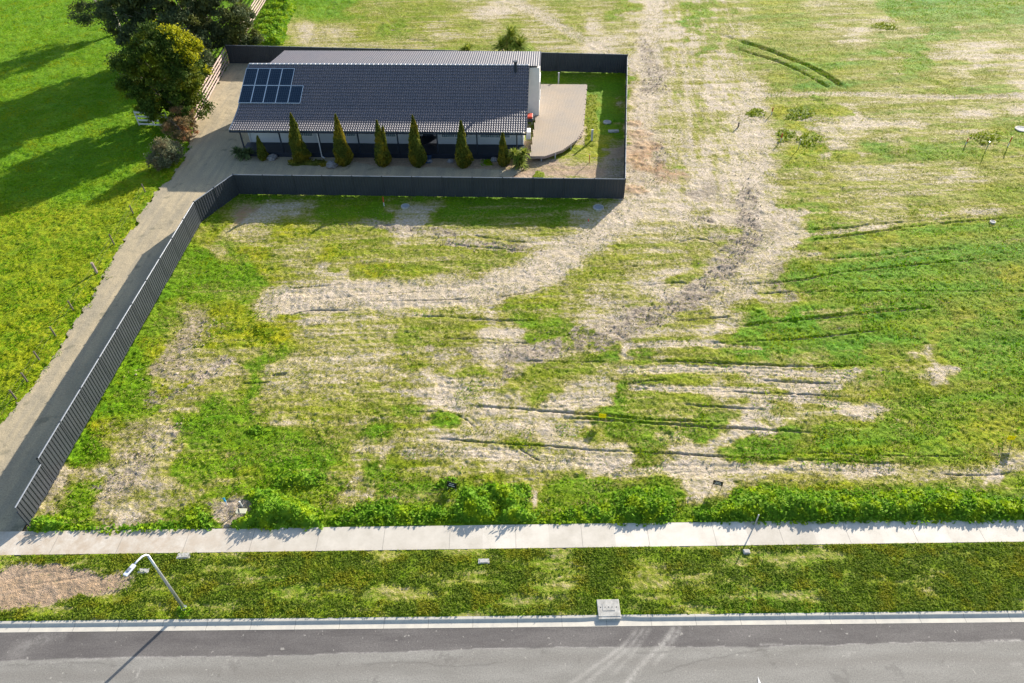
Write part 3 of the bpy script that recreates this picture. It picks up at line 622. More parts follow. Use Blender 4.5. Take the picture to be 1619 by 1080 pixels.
# verge and paddock grass: nobody could count it
def carpet(name, npts, sampler, m, leaf, zr=(.02, .12), upr=.5, aspect=.4):
    P = sampler(npts); n = len(P); c = np.column_stack([P, rng.uniform(*zr, n)])
    a = rng.normal(size=(n, 3)); a[:, 2] = np.abs(a[:, 2])*upr; a /= np.linalg.norm(a, axis=1)[:, None]
    b = np.cross(a, rng.normal(size=(n, 3))+[0, 0, .5]); b /= np.linalg.norm(b, axis=1)[:, None]; s = (leaf*(.5+rng.random(n)))[:, None]
    V = np.stack([c-a*s*.5, c+b*s*aspect*.5, c+a*s*.5, c-b*s*aspect*.5], 1).reshape(-1, 3)
    me = fastmesh(name, V, np.arange(4*n).reshape(n, 4)); me.materials.append(m)
    return tag(link(bpy.data.objects.new(name, me)), kind='stuff')
def verge_pts(n):
    x = rng.uniform(-26, 29, n*3); y = KB(x)+.07+rng.random(n*3)*(PATH_LO(x)-KB(x)-.09)
    P = G(60, 925); a = 1-sst(np.hypot((x-P[0])/4.3, (y-P[1])/1.0)+(fbm(x*.8, y*.8, 4, 91)-.5)*.9, .75, 1.05)
    d = fbm(x*.5, y*1.6, 4, 92); cl = fbm(x*1.6, y*2.4, 3, 33)
    w = (1-a)*sst(.72-d, .0, .22)*(.45+.6*sst(cl, .35, .65))
    w = w*(1-((np.abs(x-G(962, 961)[0]) < .56) & (y < KB(x)+.80)))
    k = rng.random(n*3) < w; return np.column_stack([x, y])[k][:n]
o = carpet('verge_grass', 90000, verge_pts, L['verge'], .10, (.0, .06), .3); tag(o, 'dense broadleaf weeds and grass covering the verge between footpath and kerb', 'grass')
def lush_pts(n):
    x = rng.uniform(-85, 85, n*6); y = 19.+rng.random(n*6)**1.3*85
    S = survey(x+(fbm(x*.35, y*.35, 4, 3)-.5)*3.2, y+(fbm(x*.35, y*.35, 4, 9)-.5)*2.6)
    w = (1-sst(S[:, 0], .0, .50))*(.35+.6*sst(fbm(x*.8, y*.8, 3, 44), .35, .65)); w = np.where(x > -24, w*.6, w)
    w = w*(np.abs(x) < y*.70+14)*(1-inpoly(x-.15+(fbm(x*1.1, y*1.1, 4, 77)-.5)*1.6, y, DRIVE))
    # keep the yard and house clear
    yard = inpoly(x, y, [G(*q)[:2] for q in [(316, 351), (378, 306), (985, 315), (990, 112), (372, 98), (300, 190)]]); w = w*(1-yard)
    w = w*(y > PATH_HI(x)+.05)
    k = rng.random(n*6) < w; return np.column_stack([x, y])[k][:n]
o = carpet('field_grass', 260000, lush_pts, L['lush'], .15, (.0, .07), .8, .3); tag(o, 'lush green grass tufts over the paddock and open lots', 'grass')

L['straw'] = leafmat('dry_grass_blades', (.19, .20, .010), (.48, .41, .17), .35, .5, (.17, .23, .005))
def straw_pts(n):
    x = rng.uniform(-23, 85, n*4); y = 19.+rng.random(n*4)**1.25*80
    S = survey(x+(fbm(x*.35, y*.35, 4, 3)-.5)*6, y+(fbm(x*.35, y*.35, 4, 9)-.5)*2.2)
    w = (1-sst(S[:, 0], .55, .85))*(.15+.9*sst(fbm(x*.5, y*2.0, 3, 46), .38, .62))
    yard = inpoly(x, y, [G(*q)[:2] for q in [(316, 351), (378, 306), (985, 315), (990, 112), (372, 98), (300, 190)]])
    w = w*(np.abs(x) < y*.70+14)*(1-yard)*(y > PATH_HI(x)+.3)*(1-(y < 46)*(x < -22.8))
    k = rng.random(n*4) < w; return np.column_stack([x, y])[k][:n]
o = carpet('dry_grass', 230000, straw_pts, L['straw'], .13, (.0, .07), 1.2, .22); tag(o, 'short dry and olive grass stalks over the half-bare open lots', 'grass')
def clods(name, label, n, m):
    pts = []; 
    for px, w, k in MUDS:
        Lp = catmull(pline(px)); q = int(n*np.hypot(*np.diff(Lp, axis=0).T).sum()*w*k/45); i = rng.integers(0, len(Lp)-1, q); f = rng.random(q)[:, None]
        pts.append(Lp[i]*(1-f)+Lp[i+1]*f+rng.normal(size=(q, 2))*w*.62)
    P = np.vstack(pts); n = len(P); r = .022+.06*rng.random(n)**2.5
    base = np.array([[1, 0, 0], [0, 1, 0], [-1, 0, 0], [0, -1, 0], [0, 0, 1], [0, 0, -1.]])
    an = rng.random(n)*6.283; c, s_ = np.cos(an), np.sin(an)
    V = base[None]*(.7+.6*rng.random((n, 6, 1)))*r[:, None, None]; V = np.stack([V[..., 0]*c[:, None]-V[..., 1]*s_[:, None], V[..., 0]*s_[:, None]+V[..., 1]*c[:, None], V[..., 2]*.8+.02], -1)
    V[..., 0] += P[:, None, 0]; V[..., 1] += P[:, None, 1]
    f = np.array([[0, 1, 4], [1, 2, 4], [2, 3, 4], [3, 0, 4], [1, 0, 5], [2, 1, 5], [3, 2, 5], [0, 3, 5]])
    me = fastmesh(name, V.reshape(-1, 3), (f[None]+np.arange(n)[:, None, None]*6).reshape(-1, 3)); me.materials.append(m)
    tag(link(bpy.data.objects.new(name, me)), label, 'soil', kind='stuff')
M['clod'] = mat('soil_clod', (.24, .19, .145), .95, .4, 5, c2=(.42, .34, .26))
clods('soil_clods', 'loose dark soil clods along the churned ruts', 1100, M['clod'])

def tree(name, label, base, trunk_h, blobs, m, leaf, n, bark, cat='tree', extra=None, shell=.55, clump=.5, per=90):
    """blobs: (x,y,z,rx,ry,rz,weight) crown lobes relative to the base; leaves grouped in clumps near the lobe surfaces"""
    o = empty(name, tuple(base)); tag(o, label, cat)
    mb = MB(); mb.tube([(0, 0, -.1), (.05, 0, trunk_h*.5), (0, .05, trunk_h)], [.28*trunk_h/3+.06, .2*trunk_h/3+.04, .12*trunk_h/3+.03])
    for b in blobs:
        e = Vector((b[0], b[1], b[2])); s = Vector((0, 0, trunk_h*random.uniform(.4, .9))); mid = (s+e)/2+Vector((random.uniform(-.3, .3), random.uniform(-.3, .3), .2))
        mb.tube([s, mid, e], [.09, .06, .03], 6)
        for _ in range(3):
            q = e+Vector((random.uniform(-1, 1)*b[3]*.8, random.uniform(-1, 1)*b[4]*.8, random.uniform(-.4, .9)*b[5]*.8)); mb.tube([mid, (mid+q)/2+Vector((0, 0, .15)), q], [.05, .035, .015], 5)
    mb.build('trunk', bark, o)
    W = np.array([b[6] for b in blobs], float); W /= W.sum(); pts = []; ext = []
    for b, w in zip(blobs, W):
        nc = max(6, int(n*w/per)); d = rng.normal(size=(nc, 3)); d /= np.linalg.norm(d, axis=1)[:, None]
        r = (shell+(1.02-shell)*rng.random(nc)**.6)[:, None]; C = d*r*np.array(b[3:6])+np.array(b[:3]); C = C[C[:, 2] > .15]
        k = rng.integers(0, len(C), int(n*w)); cr = (clump*(.6+.8*rng.random(len(C))))[k][:, None]
        q = rng.normal(size=(len(k), 3))*[.5, .5, .34]*cr; P = C[k]+q; pts.append(P)
    P = np.vstack(pts); P = P[P[:, 2] > .03]
    if extra:
        m2, f = extra; msk = f(P); leaf_obj('sunlit_foliage', P[msk], leaf, m2, o); P = P[~msk]  # masked leaves get the painted sunlit colour
    leaf_obj('crown', P, leaf, m, o); return o

# big wattle; sunlight on its upper right side is painted with yellower leaves
B = G(284, 190)
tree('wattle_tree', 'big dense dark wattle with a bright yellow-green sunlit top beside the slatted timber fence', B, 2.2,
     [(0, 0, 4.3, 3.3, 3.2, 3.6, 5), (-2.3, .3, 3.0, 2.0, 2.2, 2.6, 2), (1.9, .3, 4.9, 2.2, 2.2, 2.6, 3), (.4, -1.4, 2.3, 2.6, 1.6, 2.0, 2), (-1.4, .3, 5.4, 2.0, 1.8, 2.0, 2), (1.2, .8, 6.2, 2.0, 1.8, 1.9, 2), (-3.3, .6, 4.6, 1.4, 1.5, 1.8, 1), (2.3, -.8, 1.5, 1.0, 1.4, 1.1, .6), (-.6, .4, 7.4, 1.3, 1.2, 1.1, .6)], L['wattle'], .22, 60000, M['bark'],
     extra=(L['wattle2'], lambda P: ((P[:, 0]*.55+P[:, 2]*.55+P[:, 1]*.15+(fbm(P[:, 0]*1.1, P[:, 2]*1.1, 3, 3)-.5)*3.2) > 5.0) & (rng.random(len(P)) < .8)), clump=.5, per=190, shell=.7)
B = G(318, 88)
tree('gum_tree', 'tall grey-green gum tree with pale bare limbs behind the yellow wattle', B, 4.0,
     [(0, 0, 6.2, 3.6, 3, 2.6, 4), (-4.2, .2, 4.8, 3.0, 2.6, 2.8, 3), (3.6, .2, 4.0, 2.6, 2.6, 2.8, 3), (-1.5, 0, 9.0, 4.2, 3, 2.8, 4), (-5.0, 1, 7.6, 2.6, 2.6, 2.4, 3), (2.5, 0, 8.6, 3.0, 3, 2.6, 3), (5.2, .6, 2.6, 1.9, 2, 2.2, 2), (0.5, -1, 2.6, 3.6, 1.8, 1.9, 2), (-4.4, -.8, 2.0, 2.0, 1.6, 1.6, 1), (-3.2, -4.5, 3.2, 2.6, 2.0, 2.8, 2.5), (.8, -4.8, 3.6, 2.6, 2.0, 2.6, 2), (-6.0, -2, 5.2, 2.4, 2.2, 2.4, 2), (2.6, -7.5, 1.5, 1.4, 2.4, 1.4, 1)], L['gum'], .28, 110000, M['palebark'], clump=.55, per=150)
B = G(190, 52)
tree('gum_tree', 'sparse wispy gum tree over the paddock at the left of the dense trees', B, 3.2,
     [(-2.6, -.6, 2.6, 2.1, 1.6, 1.2, 1.2), (-.4, 0, 2.6, 1.9, 1.5, 1.0, 1), (1.2, 0, 4.6, 1.8, 1.5, 1.4, 1), (-3.0, 0, 4.9, 1.4, 1.4, 1.0, .5)], L['gum'], .22, 9000, M['palebark'], clump=.6)
B = G(268, 262)
tree('garden_shrub', 'pale sage-green rounded shrub at the gravel edge nearest the paddock corner', B, .8, [(0, 0, 1.2, 1.0, 1.1, 1.2, 2), (-.4, -.5, .8, .8, .9, .8, 1), (.2, .7, 1.1, 1.0, .9, .9, 1)], L['sage'], .16, 9000, M['bark'], 'shrub', clump=.3)
B = G(290, 222)
tree('garden_shrub', 'dry brown and orange shrub beside the end post of the slatted timber fence', B, .8, [(-.5, .2, 1.1, 1.0, 1.1, 1.1, 1.5), (.3, .9, 1.0, 1.0, 1.0, 1.0, 1), (-.3, 1.8, 1.2, 1.1, .9, 1.2, 1), (.5, -.5, .6, .6, .8, .6, .5)], L['dry'], .15, 8000, M['bark'], 'shrub', clump=.3)
B = G(345, 118)
tree('garden_shrub', 'grey-green straggly shrub between wattle and slatted fence, under its top rail', B, .7, [(-1.2, 0, 1.2, .9, 1.3, 1.1, 1), (-2.3, -4, 1.1, .9, 1.6, 1.0, 1), (-1.8, -2, 1.2, .9, 1.4, 1.1, 1)], L['sage'], .16, 8000, M['bark'], 'shrub', clump=.35)

def conifer(base, top, w, label, twin=False, grp='pencil pines in front of the house'):
    w *= 1.12; B = G(*base); h = height(base, top); o = empty('pencil_pine', tuple(B)); tag(o, label, 'conifer', grp)
    MB().tube([(0, 0, -.1), (0, 0, h*.6)], [.09, .03]).build('trunk', M['bark'], o)
    n = int(3800*h/3.5*(w/.65)); tops = [(0, 0, h, w)] + ([(.42, .1, h*.86, w*.7)] if twin else [])
    pts = []; V = []; Fq = []
    for (tx, ty, hh, ww) in tops:
        k = n//len(tops); z = hh*(1-np.sqrt(rng.random(k))*1.0); z = hh*rng.random(k)**1.25
        prof = ww*np.clip((1-(z/hh))**.8, 0, 1)*np.clip(.55+z/hh*4, 0, 1)
        an = rng.random(k)*2*math.pi; rr = prof*(.80+.28*rng.random(k))*(1+.16*np.sin(an*3+z*2))*(.72+.6*fbm(an*1.3+B[0], z*2.2+B[0]*3, 3, 12)); pts.append(np.stack([tx*(.3+.7*z/hh)+rr*np.cos(an), ty+rr*np.sin(an), z+.03], -1))
        # dense inner twigs
        for i in range(9):
            zz = hh*i/8*.96; r = ww*max(0, 1-zz/hh)**.8*min(1, .55+zz/hh*4)*.74
            for q in range(10): V.append((tx*(.3+.7*zz/hh)+r*math.cos(q*.6283), ty+r*math.sin(q*.6283), zz))
        b0 = len(V)-90
        for i in range(8):
            for q in range(10): Fq.append((b0+i*10+q, b0+i*10+(q+1) % 10, b0+i*10+10+(q+1) % 10, b0+i*10+10+q))
    P = np.vstack(pts); n = len(P); a = rng.normal(size=(n, 3))*.45+[0, 0, 1]; a /= np.linalg.norm(a, axis=1)[:, None]
    b = np.cross(a, rng.normal(size=(n, 3))); b /= np.linalg.norm(b, axis=1)[:, None]; s = (.20*(.6+.7*rng.random(n)))[:, None]
    LV = np.stack([P-a*s*.5, P+b*s*.25, P+a*s*.5, P-b*s*.25], 1).reshape(-1, 3)
    me = fastmesh('crown', np.vstack([np.array(V), LV]), np.vstack([np.array(Fq), np.arange(4*n).reshape(n, 4)+len(V)]))
    me.materials.append(L['pine']); link(bpy.data.objects.new('crown', me), o)
conifer((417, 252), (402, 217), .42, 'smallest dark pencil pine, leftmost in front of the house')
conifer((477, 255), (450, 182), .68, 'leaning tall pencil pine nearest the left end of the verandah, left of the white downpipe')
conifer((545, 259), (523, 183), .68, 'slim tall pencil pine just right of the white downpipe')
conifer((606, 261), (591, 192), .62, 'twin-topped pencil pine, its shorter tip on the right, left of the entry steps', True)
conifer((661, 261), (646, 184), .66, 'tall pencil pine with golden tip immediately left of the blue entry steps')
conifer((733, 263), (725, 192), .64, 'tall pencil pine immediately right of the blue entry steps')
conifer((796, 261), (791, 211), .50, 'short pencil pine next to the spiky yucca at the house corner')

def spiky(name, base, r, h, n, label, m, cat='plant', heads=((0, 0, 0),)):
    B = G(*base); o = empty(name, tuple(B)); tag(o, label, cat); V = []; Fq = []; mb = MB()
    for hx, hy, hz in heads:
        if hz > 0: mb.tube([(0, 0, 0), (hx*.6, hy*.6, hz*.5), (hx, hy, hz)], [.12, .09, .08], 7)
        for i in range(n):
            a = random.random()*6.283; el = random.uniform(-.15, 1.35); L_ = r*random.uniform(.75, 1.15)
            d = Vector((math.cos(a)*math.cos(el), math.sin(a)*math.cos(el), math.sin(el))); sd = Vector((-math.sin(a), math.cos(a), 0)); w = .045*r/.8+.01
            p0 = Vector((hx, hy, hz+.1)); p1 = p0+d*L_*.55; p2 = p0+d*L_+Vector((0, 0, -L_*.22)); k = len(V)
            V += [tuple(p0-sd*w*.6), tuple(p0+sd*w*.6), tuple(p1+sd*w), tuple(p1-sd*w), tuple(p2+sd*w*.15), tuple(p2-sd*w*.15)]; Fq += [(k, k+1, k+2, k+3), (k+3, k+2, k+4, k+5)]
    me = fastmesh('leaves', V, Fq); me.materials.append(m); link(bpy.data.objects.new('leaves', me), o)
    if mb.v: mb.build('stem', M['bark'], o)
spiky('yucca', (820, 262), .75, 1, 110, 'spiky green yucca at the front corner of the house beside the deck', L['spikey'], heads=((0, 0, .5), (-.4, .2, .8), (.45, .1, .9), (.1, -.3, .15)))
spiky('agave', (386, 250), .75, 1, 90, 'dull grey-green spiky plant in shade at the left front corner of the house', L['spike'], heads=((0, 0, .1), (-.5, .2, .3), (.5, .0, .3)))
spiky('cabbage_palm', (808, 112), 1.4, 1, 110, 'dark green bushy palm behind the roof near the flue', L['spikey'], heads=((0, 0, 2.7), (-.9, .1, 2.3), (.9, .1, 2.4), (0, .3, 3.3)))
spiky('cabbage_palm', (735, 110), 1.1, 1, 110, 'small lime-green palm behind the roof, left of the darker bushy palm', L['spikey'], heads=((0, 0, 1.6), (.4, 0, 1.8)))

# ---------------------------------------------------------------- steel fences
def fence(A, B, h, name, label, bays, mfence=M['fence'], lit=True, z0=0., h2=None, nopost_end=False):
    A = np.array(A, float); B = np.array(B, float); Lh = np.hypot(*(B-A)); ang = math.atan2(B[1]-A[1], B[0]-A[0])
    o = empty(name, (A[0], A[1], z0), ang); tag(o, label, 'fence')
    bw = Lh/bays; pan = None; post = None; rail = None
    def prof(bw):
        # trapezoid ribbed sheet
        p = .235; n = max(1, round((bw-.04)/p)); p = (bw-.04)/n; pts = []
        for i in range(n):
            x = .02+i*p; pts += [(x, .014), (x+p*.36, .014), (x+p*.5, -.014), (x+p*.86, -.014)]
        pts.append((.02+n*p, .014)); return pts
    pr = prof(bw); n = len(pr)
    for k in range(bays):
        hk = h if h2 is None else h+(h2-h)*(k+.5)/bays
        if pan is None or h2 is not None:
            V = [(x, y, z) for z in (.06, hk-.03) for (x, y) in pr]+[(x, y+.008, z) for z in (.06, hk-.03) for (x, y) in pr]
            Fq = []
            for i in range(n-1):
                Fq += [(i, i+1, n+i+1, n+i), (2*n+i+1, 2*n+i, 3*n+i, 3*n+i+1), (n+i, n+i+1, 3*n+i+1, 3*n+i)]
            me = fastmesh('panel', V, Fq); me.materials.append(mfence); pan = me
            mb = MB(); mb.box((bw/2, 0, hk-.015), (bw-.06, .06, .05), bev=.01); rl = mb.build('top_rail', M['fencecap'], o); rail = rl.data; rl.location = (k*bw, 0, 0)
            mb = MB(); mb.box((bw/2, 0, .045), (bw-.06, .05, .05)); br = mb.build('bottom_rail', mfence, o); brail = br.data; br.location = (k*bw, 0, 0)
        else:
            for nm, d_ in (('top_rail', rail), ('bottom_rail', brail)):
                q = link(bpy.data.objects.new(nm, d_), o); q.location = (k*bw, 0, 0)
        q = link(bpy.data.objects.new('panel', pan), o); q.location = (k*bw, 0, 0)
    for k in range(bays+1):
        hk = h if h2 is None else h+(h2-h)*k/bays
        if post is None or h2 is not None:
            mb = MB(); mb.box((0, 0, (hk+.03)/2), (.065, .075, hk+.03), bev=.006); mb.box((0, 0, hk+.03), (.085, .095, .02)); q = mb.build('post', M['fence'], o); post = q.data
        else: q = link(bpy.data.objects.new('post', post), o)
        q.location = (k*bw, 0, 0)
    return o
FC = np.array([-23.5, 45.9]); 
fence(FC, (-23.45, 21.9), 1.78, 'metal_fence', 'long dark ribbed steel fence separating the gravel driveway from the empty lot', 10)
fence((-23.45, 21.9), (-23.43, 19.3), 1.78, 'metal_fence', 'short end bay of the driveway fence stepping down towards the footpath', 1, h2=1.05)
FF0 = G(378, 307)[:2]; FF1 = G(985.5, 314.5)[:2]
fence(FC, FF0, 1.78, 'metal_fence', 'short angled dark steel fence cutting the corner at the top of the empty lot', 2)
fence(FF0, FF1, 1.75, 'metal_fence', 'dark steel fence across the front of the house yard, in shadow', 13)
BK1 = G(989.5, 116)[:2]; BK0 = G(364, 100)[:2]
fence(FF1, BK1, 1.75, 'metal_fence', 'dark steel side fence right of the deck and lawn, seen nearly edge-on', 10)
fence(BK0, BK1, 1.95, 'metal_fence', 'dark steel rear fence behind the tiled roof', 18)

# slatted timber fences
def slat(A, B, h, bays, label, m, rails=5):
    A = np.array(A[:2], float); B = np.array(B[:2], float); Lh = np.hypot(*(B-A)); ang = math.atan2(B[1]-A[1], B[0]-A[0])
    o = empty('timber_fence', (A[0], A[1], 0), ang); tag(o, label, 'fence'); bw = Lh/bays
    for k in range(bays+1):
        MB().box((k*bw, .04, h/2), (.11, .09, h+.06), bev=.01).build('post', m, o)
    for r in range(rails):
        z = .16+(h-.22)*r/(rails-1); mb = MB()
        for k in range(bays): mb.box((bw*(k+.5), -.03+random.uniform(-.006, .006), z+random.uniform(-.02, .02)), (bw-.01, .035, .17), M=Matrix.Rotation(random.uniform(-.006, .006), 3, 'Y'), bev=.006)
        mb.build('rail', m, o)
slat(G(308, 196), G(364, 95), 1.65, 8, 'pinkish weathered slatted timber fence along the gravel, ending at the rear steel fence', M['timber'])
slat(G(367, 89), G(432, -18), 1.65, 7, 'slatted timber fence continuing past the rear steel fence to the top of the view', M['timber'])
slat(G(220, 198), G(268, 200), 1.35, 2, 'short white slatted timber fence in the shade below the wattle', M['whitetimber'], 4)
# wire fence
o = empty('wire_fence', tuple(G(230, 304))); tag(o, 'old dark post and wire fence between paddock and gravel driveway', 'fence'); B0 = G(230, 304)
W_ = [((230, 304), (225, 294)), ((211, 338), (205, 327)), ((181, 387), (172, 371)), ((154, 432), (142, 417)), ((116, 490), (107, 477)), ((88, 531), (81, 519)), ((63, 570), (60, 558)), ((44, 604), (40, 592)), ((26, 631), (22, 619)), ((-6, 682), (-10, 670))]
tops = []
for i, (b, t_) in enumerate(W_):
    P = G(*b)-B0; h = min(1.25, max(.75, height(b, t_))); MB().tube([(P[0], P[1], -.1), (P[0]-.03, P[1], h)], .05 if i != 3 else .09, 7).build('post', M['bark'] if i != 3 else M['timber'], o); tops.append((P, h))
for z in (.35, .7): MB().tube([(P[0], P[1], min(z, h)) for P, h in tops], .004, 4).build('wire', M['bark'], o)

# ---------------------------------------------------------------- house
PSI = -R(3.5); HO = np.array([-23.6, 56.3, 0.]); HL = 25.15
house = empty('house', tuple(HO), PSI); tag(house, 'long single-storey house with dark tiled roof, shaded verandah and pale walls', 'house')
def tile_mat():
    m, t, out = nt('roof_tiles'); tc = N(t, 'ShaderNodeTexCoord').outputs['Object']
    rnd = noise(t, tc, 7, 2, .6); big = noise(t, tc, .5, 3, .5)
    c = mixc(t, mapr(t, rnd, .3, .7), (.085, .085, .102), (.155, .137, .15)); c = mixc(t, mapr(t, big, .4, .65, 0, .4), c, (.15, .125, .13))
    b = N(t, 'ShaderNodeBsdfPrincipled', inp={'Base Color': c, 'Roughness': .55, 'Specular IOR Level': .4}); t.links.new(b.outputs[0], out.inputs[0]); return m
TM = tile_mat()
def tiles(name, x0, x1, prof, course=.34, pitch=.205, amp=.055):
    """prof: [(y,z),...] roof section from eave up; wavy tiles with stepped courses"""
    step = pitch/6; xs = np.arange(x0, x1+step/2, step); ph = (xs/pitch) % 1; wave = amp*np.abs(np.sin(ph*math.pi))**.8
    rows = []
    for (y0, z0), (y1, z1) in zip(prof[:-1], prof[1:]):
        l = math.hypot(y1-y0, z1-z0); n = max(1, round(l/course)); ny, nz = -(z1-z0)/l, (y1-y0)/l
        if nz < 0: ny, nz = -ny, -nz
        for i in range(n):
            for k, lift in ((i/n, .05), ((i+.97)/n, .003)):
                rows.append((y0+(y1-y0)*k, z0+(z1-z0)*k, ny, nz, lift))
    V = []
    for (y, z, ny, nz, lift) in rows:
        V.append(np.stack([xs, y+ny*(wave+lift), z+nz*(wave+lift)], -1))
    nxv = len(xs); V = np.vstack(V); i = np.arange(len(V)).reshape(len(rows), nxv)
    me = fastmesh(name, V, np.stack([i[:-1, :-1], i[:-1, 1:], i[1:, 1:], i[1:, :-1]], -1).reshape(-1, 4), False)
    me.materials.append(TM); return link(bpy.data.objects.new(name, me), house)
EZ, BY, BZ, RY, RZ = 2.42, 2.9, 3.11, 7.35, 5.15
FRONT = [(0, EZ), (.9, 2.585), (1.8, 2.785), (BY, BZ), (RY, RZ)]
roof = tiles('roof', 0, HL, FRONT)
tiles('roof', 1.7, HL+1.0, [(12.2, 4.60), (RY+.14, RZ-.06)], amp=.036)
o = tiles('roof', 0., 1.62, [(12.0, 3.5), (RY+.1, RZ-.12)], amp=.036)
mb = MB(); 
for k in range(62): mb.box((k*HL/62+.2, RY+.05, RZ+.07), (.40, .26, .09), bev=.03)
mb.build('ridge_cap', M['fencecap'], roof)
for x in (0, HL):      # verge boards
    mb = MB()
    for (y0, z0), (y1, z1) in zip(FRONT[:-1], FRONT[1:]):
        l = math.hypot(y1-y0, z1-z0); a = math.atan2(z1-z0, y1-y0)
        mb.box((x, (y0+y1)/2, (z0+z1)/2-.02), (.10, l, .2), M=Matrix.Rotation(a, 3, 'X'))
    mb.build('barge_board', M['dark'] if x else M['fencecap'], roof)
mb = MB(); mb.box((HL/2, -.08, EZ-.06), (HL+.06, .14, .13), bev=.02); mb.build('gutter', M['dark'], house)
WY = 1.9; FZ = .42      # wall plane and verandah floor
def wall_front():
    o = MB()
    segs = [(.75, 15.3), (17.35, 24.75)]
    for a, b in segs: o.box(((a+b)/2, WY+.1, 1.4), (b-a, .2, 2.45))
    o.box((16.3, WY+1.6, 1.5), (2.2, .2, 2.6)); MB().box((16.3, WY+.85, FZ-.05), (2.04, 1.5, .10)).build('entry_floor', M['dark'], house); return o.build('wall', M['wallgrey'], house)
w = wall_front()
# gable ends
def gable(x, name, m, y0=WY, y1=12.0, w=.2, zb=5.0):
    top = [(y0, 2.75), (BY, 2.95), (RY, 4.95), (y1, 4.45 if x > 5 else 3.4)]; P = [(y0, 0)]+top+[(y1, 0)]
    V = [(x-w/2, y, z) for y, z in P]+[(x+w/2, y, z) for y, z in P]; n = len(P)
    return MB().add(V, [tuple(range(n))[::-1], tuple(range(n, 2*n))]+[(i, (i+1) % n, n+(i+1) % n, n+i) for i in range(n)]).build(name, m, house)
gr = gable(24.75, 'wall', M['white']); gable(.75, 'wall', M['wallgrey'])
MB().box((12.7, 11.95, 1.8), (24.2, .2, 3.4)).build('wall', M['wallgrey'], house)
# rear wing end wall
V = [(26.0-.1, y, z) for y, z in [(7.6, 0), (7.6, 4.9), (12.0, 4.5), (12.0, 0)]]+[(26.0+.1, y, z) for y, z in [(7.6, 0), (7.6, 4.9), (12.0, 4.5), (12.0, 0)]]
wing = MB().add(V, [(3, 2, 1, 0), (4, 5, 6, 7), (0, 1, 5, 4), (1, 2, 6, 5), (2, 3, 7, 6)]).box((25.38, 7.70, 2.45), (1.04, .18, 4.9)).build('wall', M['white'], house)
def window(x, z, w_, h_, parent, mfr=M['white'], y=WY-.01, side=False, blind=True):
    mb = MB(); t_ = .06
    def b(c, s):
        if side: mb.box((y, c[0], c[2]), (s[1], s[0], s[2]))
        else: mb.box((c[0], y, c[2]), s)
    b((x, 0, z+h_/2), (w_+t_, .08, t_)); b((x, 0, z-h_/2), (w_+t_*2, .12, t_)); b((x-w_/2, 0, z), (t_, .08, h_)); b((x+w_/2, 0, z), (t_, .08, h_)); b((x, 0, z), (t_*.7, .06, h_))
    f = mb.build('window', mfr, parent); m2 = MB()
    if side: m2.box((y, x, z), (.03, w_-.05, h_-.05))
    else: m2.box((x, y+.01, z), (w_-.05, .03, h_-.05))
    m2.build('pane', M['glass'] if side else M['blind'], f)
    if blind and not side:
        m3 = MB()
        for k in range(int(w_/.16)): m3.box((x-w_/2+.1+k*.16, y-.012, z), (.05, .008, h_-.12))
        m3.build('blind_slat', M['glass'], f)
for x, w_ in [(5.6, 1.6), (9.4, 1.6), (12.9, 1.7), (18.9, 2.3), (22.4, 2.6)]: window(x, 1.55, w_, 1.0, house)
MB().box((16.3, WY+1.45, 1.45), (.95, .08, 2.05)).build('door', M['dark'], house)
window(4.6, 1.8, 1.6, 1.3, house, y=24.88, side=True); window(9.7, 2.4, 2.2, 1.6, house, y=26.12, side=True)
# verandah
mb = MB(); mb.box((12.7, WY/2+.0, FZ-.06), (24.6, WY-.02, .12)); vf = mb.build('verandah_floor', M['dark'], house)
mb = MB(); mb.box((12.7, .07, .18), (24.6, .06, .36)); mb.build('skirting', M['dark'], vf)
for k in range(8):
    x = .78+k*3.37; MB().box((x, .14, (FZ+EZ)/2), (.11, .11, EZ-FZ), bev=.01).build('post', M['dark'], house)
st = MB()
for k in range(3): st.box((16.2, -.18-.28*k, .30-.12*k), (1.7, .30, .12), bev=.01)
st.build('steps', M['step'], house)
d_ = MB(); d_.tube([(7.5, -.06, 2.3), (7.48, .02, 1.6), (7.5, -.05, .1)], .045, 8); d_.tube([(7.5, -.05, .12), (7.75, -.2, .06)], .05, 8); d_.build('downpipe', M['white'], house)
fl = MB(); fl.tube([(24.0, 6.7, 4.7), (24.0, 6.7, 5.75)], .13, 12); fl.disc((24.0, 6.7, 5.75), .2, .08); fl.build('flue', M['dark'], house)
# items on the right wall
ac = MB(); ac.box((0, 0, .4), (.38, .85, .7), bev=.03); P = HO+np.array([math.cos(PSI)*25.25-math.sin(PSI)*3.0, math.sin(PSI)*25.25+math.cos(PSI)*3.0, .5])
acu = empty('air_conditioner', tuple(P), PSI); tag(acu, 'white outdoor air conditioner unit on the deck against the white end wall', 'air conditioner')
ac.build('casing', M['white'], acu)
g_ = MB(); 
for r_ in (.26, .2, .14, .07): 
    g_.tube([(.2, r_*math.cos(a), .4+r_*math.sin(a)) for a in np.linspace(0, 6.283, 20)], .008, 4)
g_.build('fan_grille', M['dark'], acu)
ac = MB(); ac.box((0, 0, .42), (.5, .8, .35), bev=.04); 
P = HO+np.array([math.cos(PSI)*25.3-math.sin(PSI)*6.0, math.sin(PSI)*25.3+math.cos(PSI)*6.0, .5])
bb = empty('barbecue', tuple(P), PSI); tag(bb, 'small red-topped barbecue on the deck by the white end wall', 'barbecue'); ac.build('firebox', M['dark'], bb)
q = MB(); q.box((0, 0, .68), (.5, .82, .18), bev=.07); q.build('lid', M['red'], bb)
for sx in (-.2, .2):
    for sy in (-.33, .33): MB().tube([(sx, sy, 0), (sx, sy, .26)], .02, 6).build('leg', M['galv'], bb)

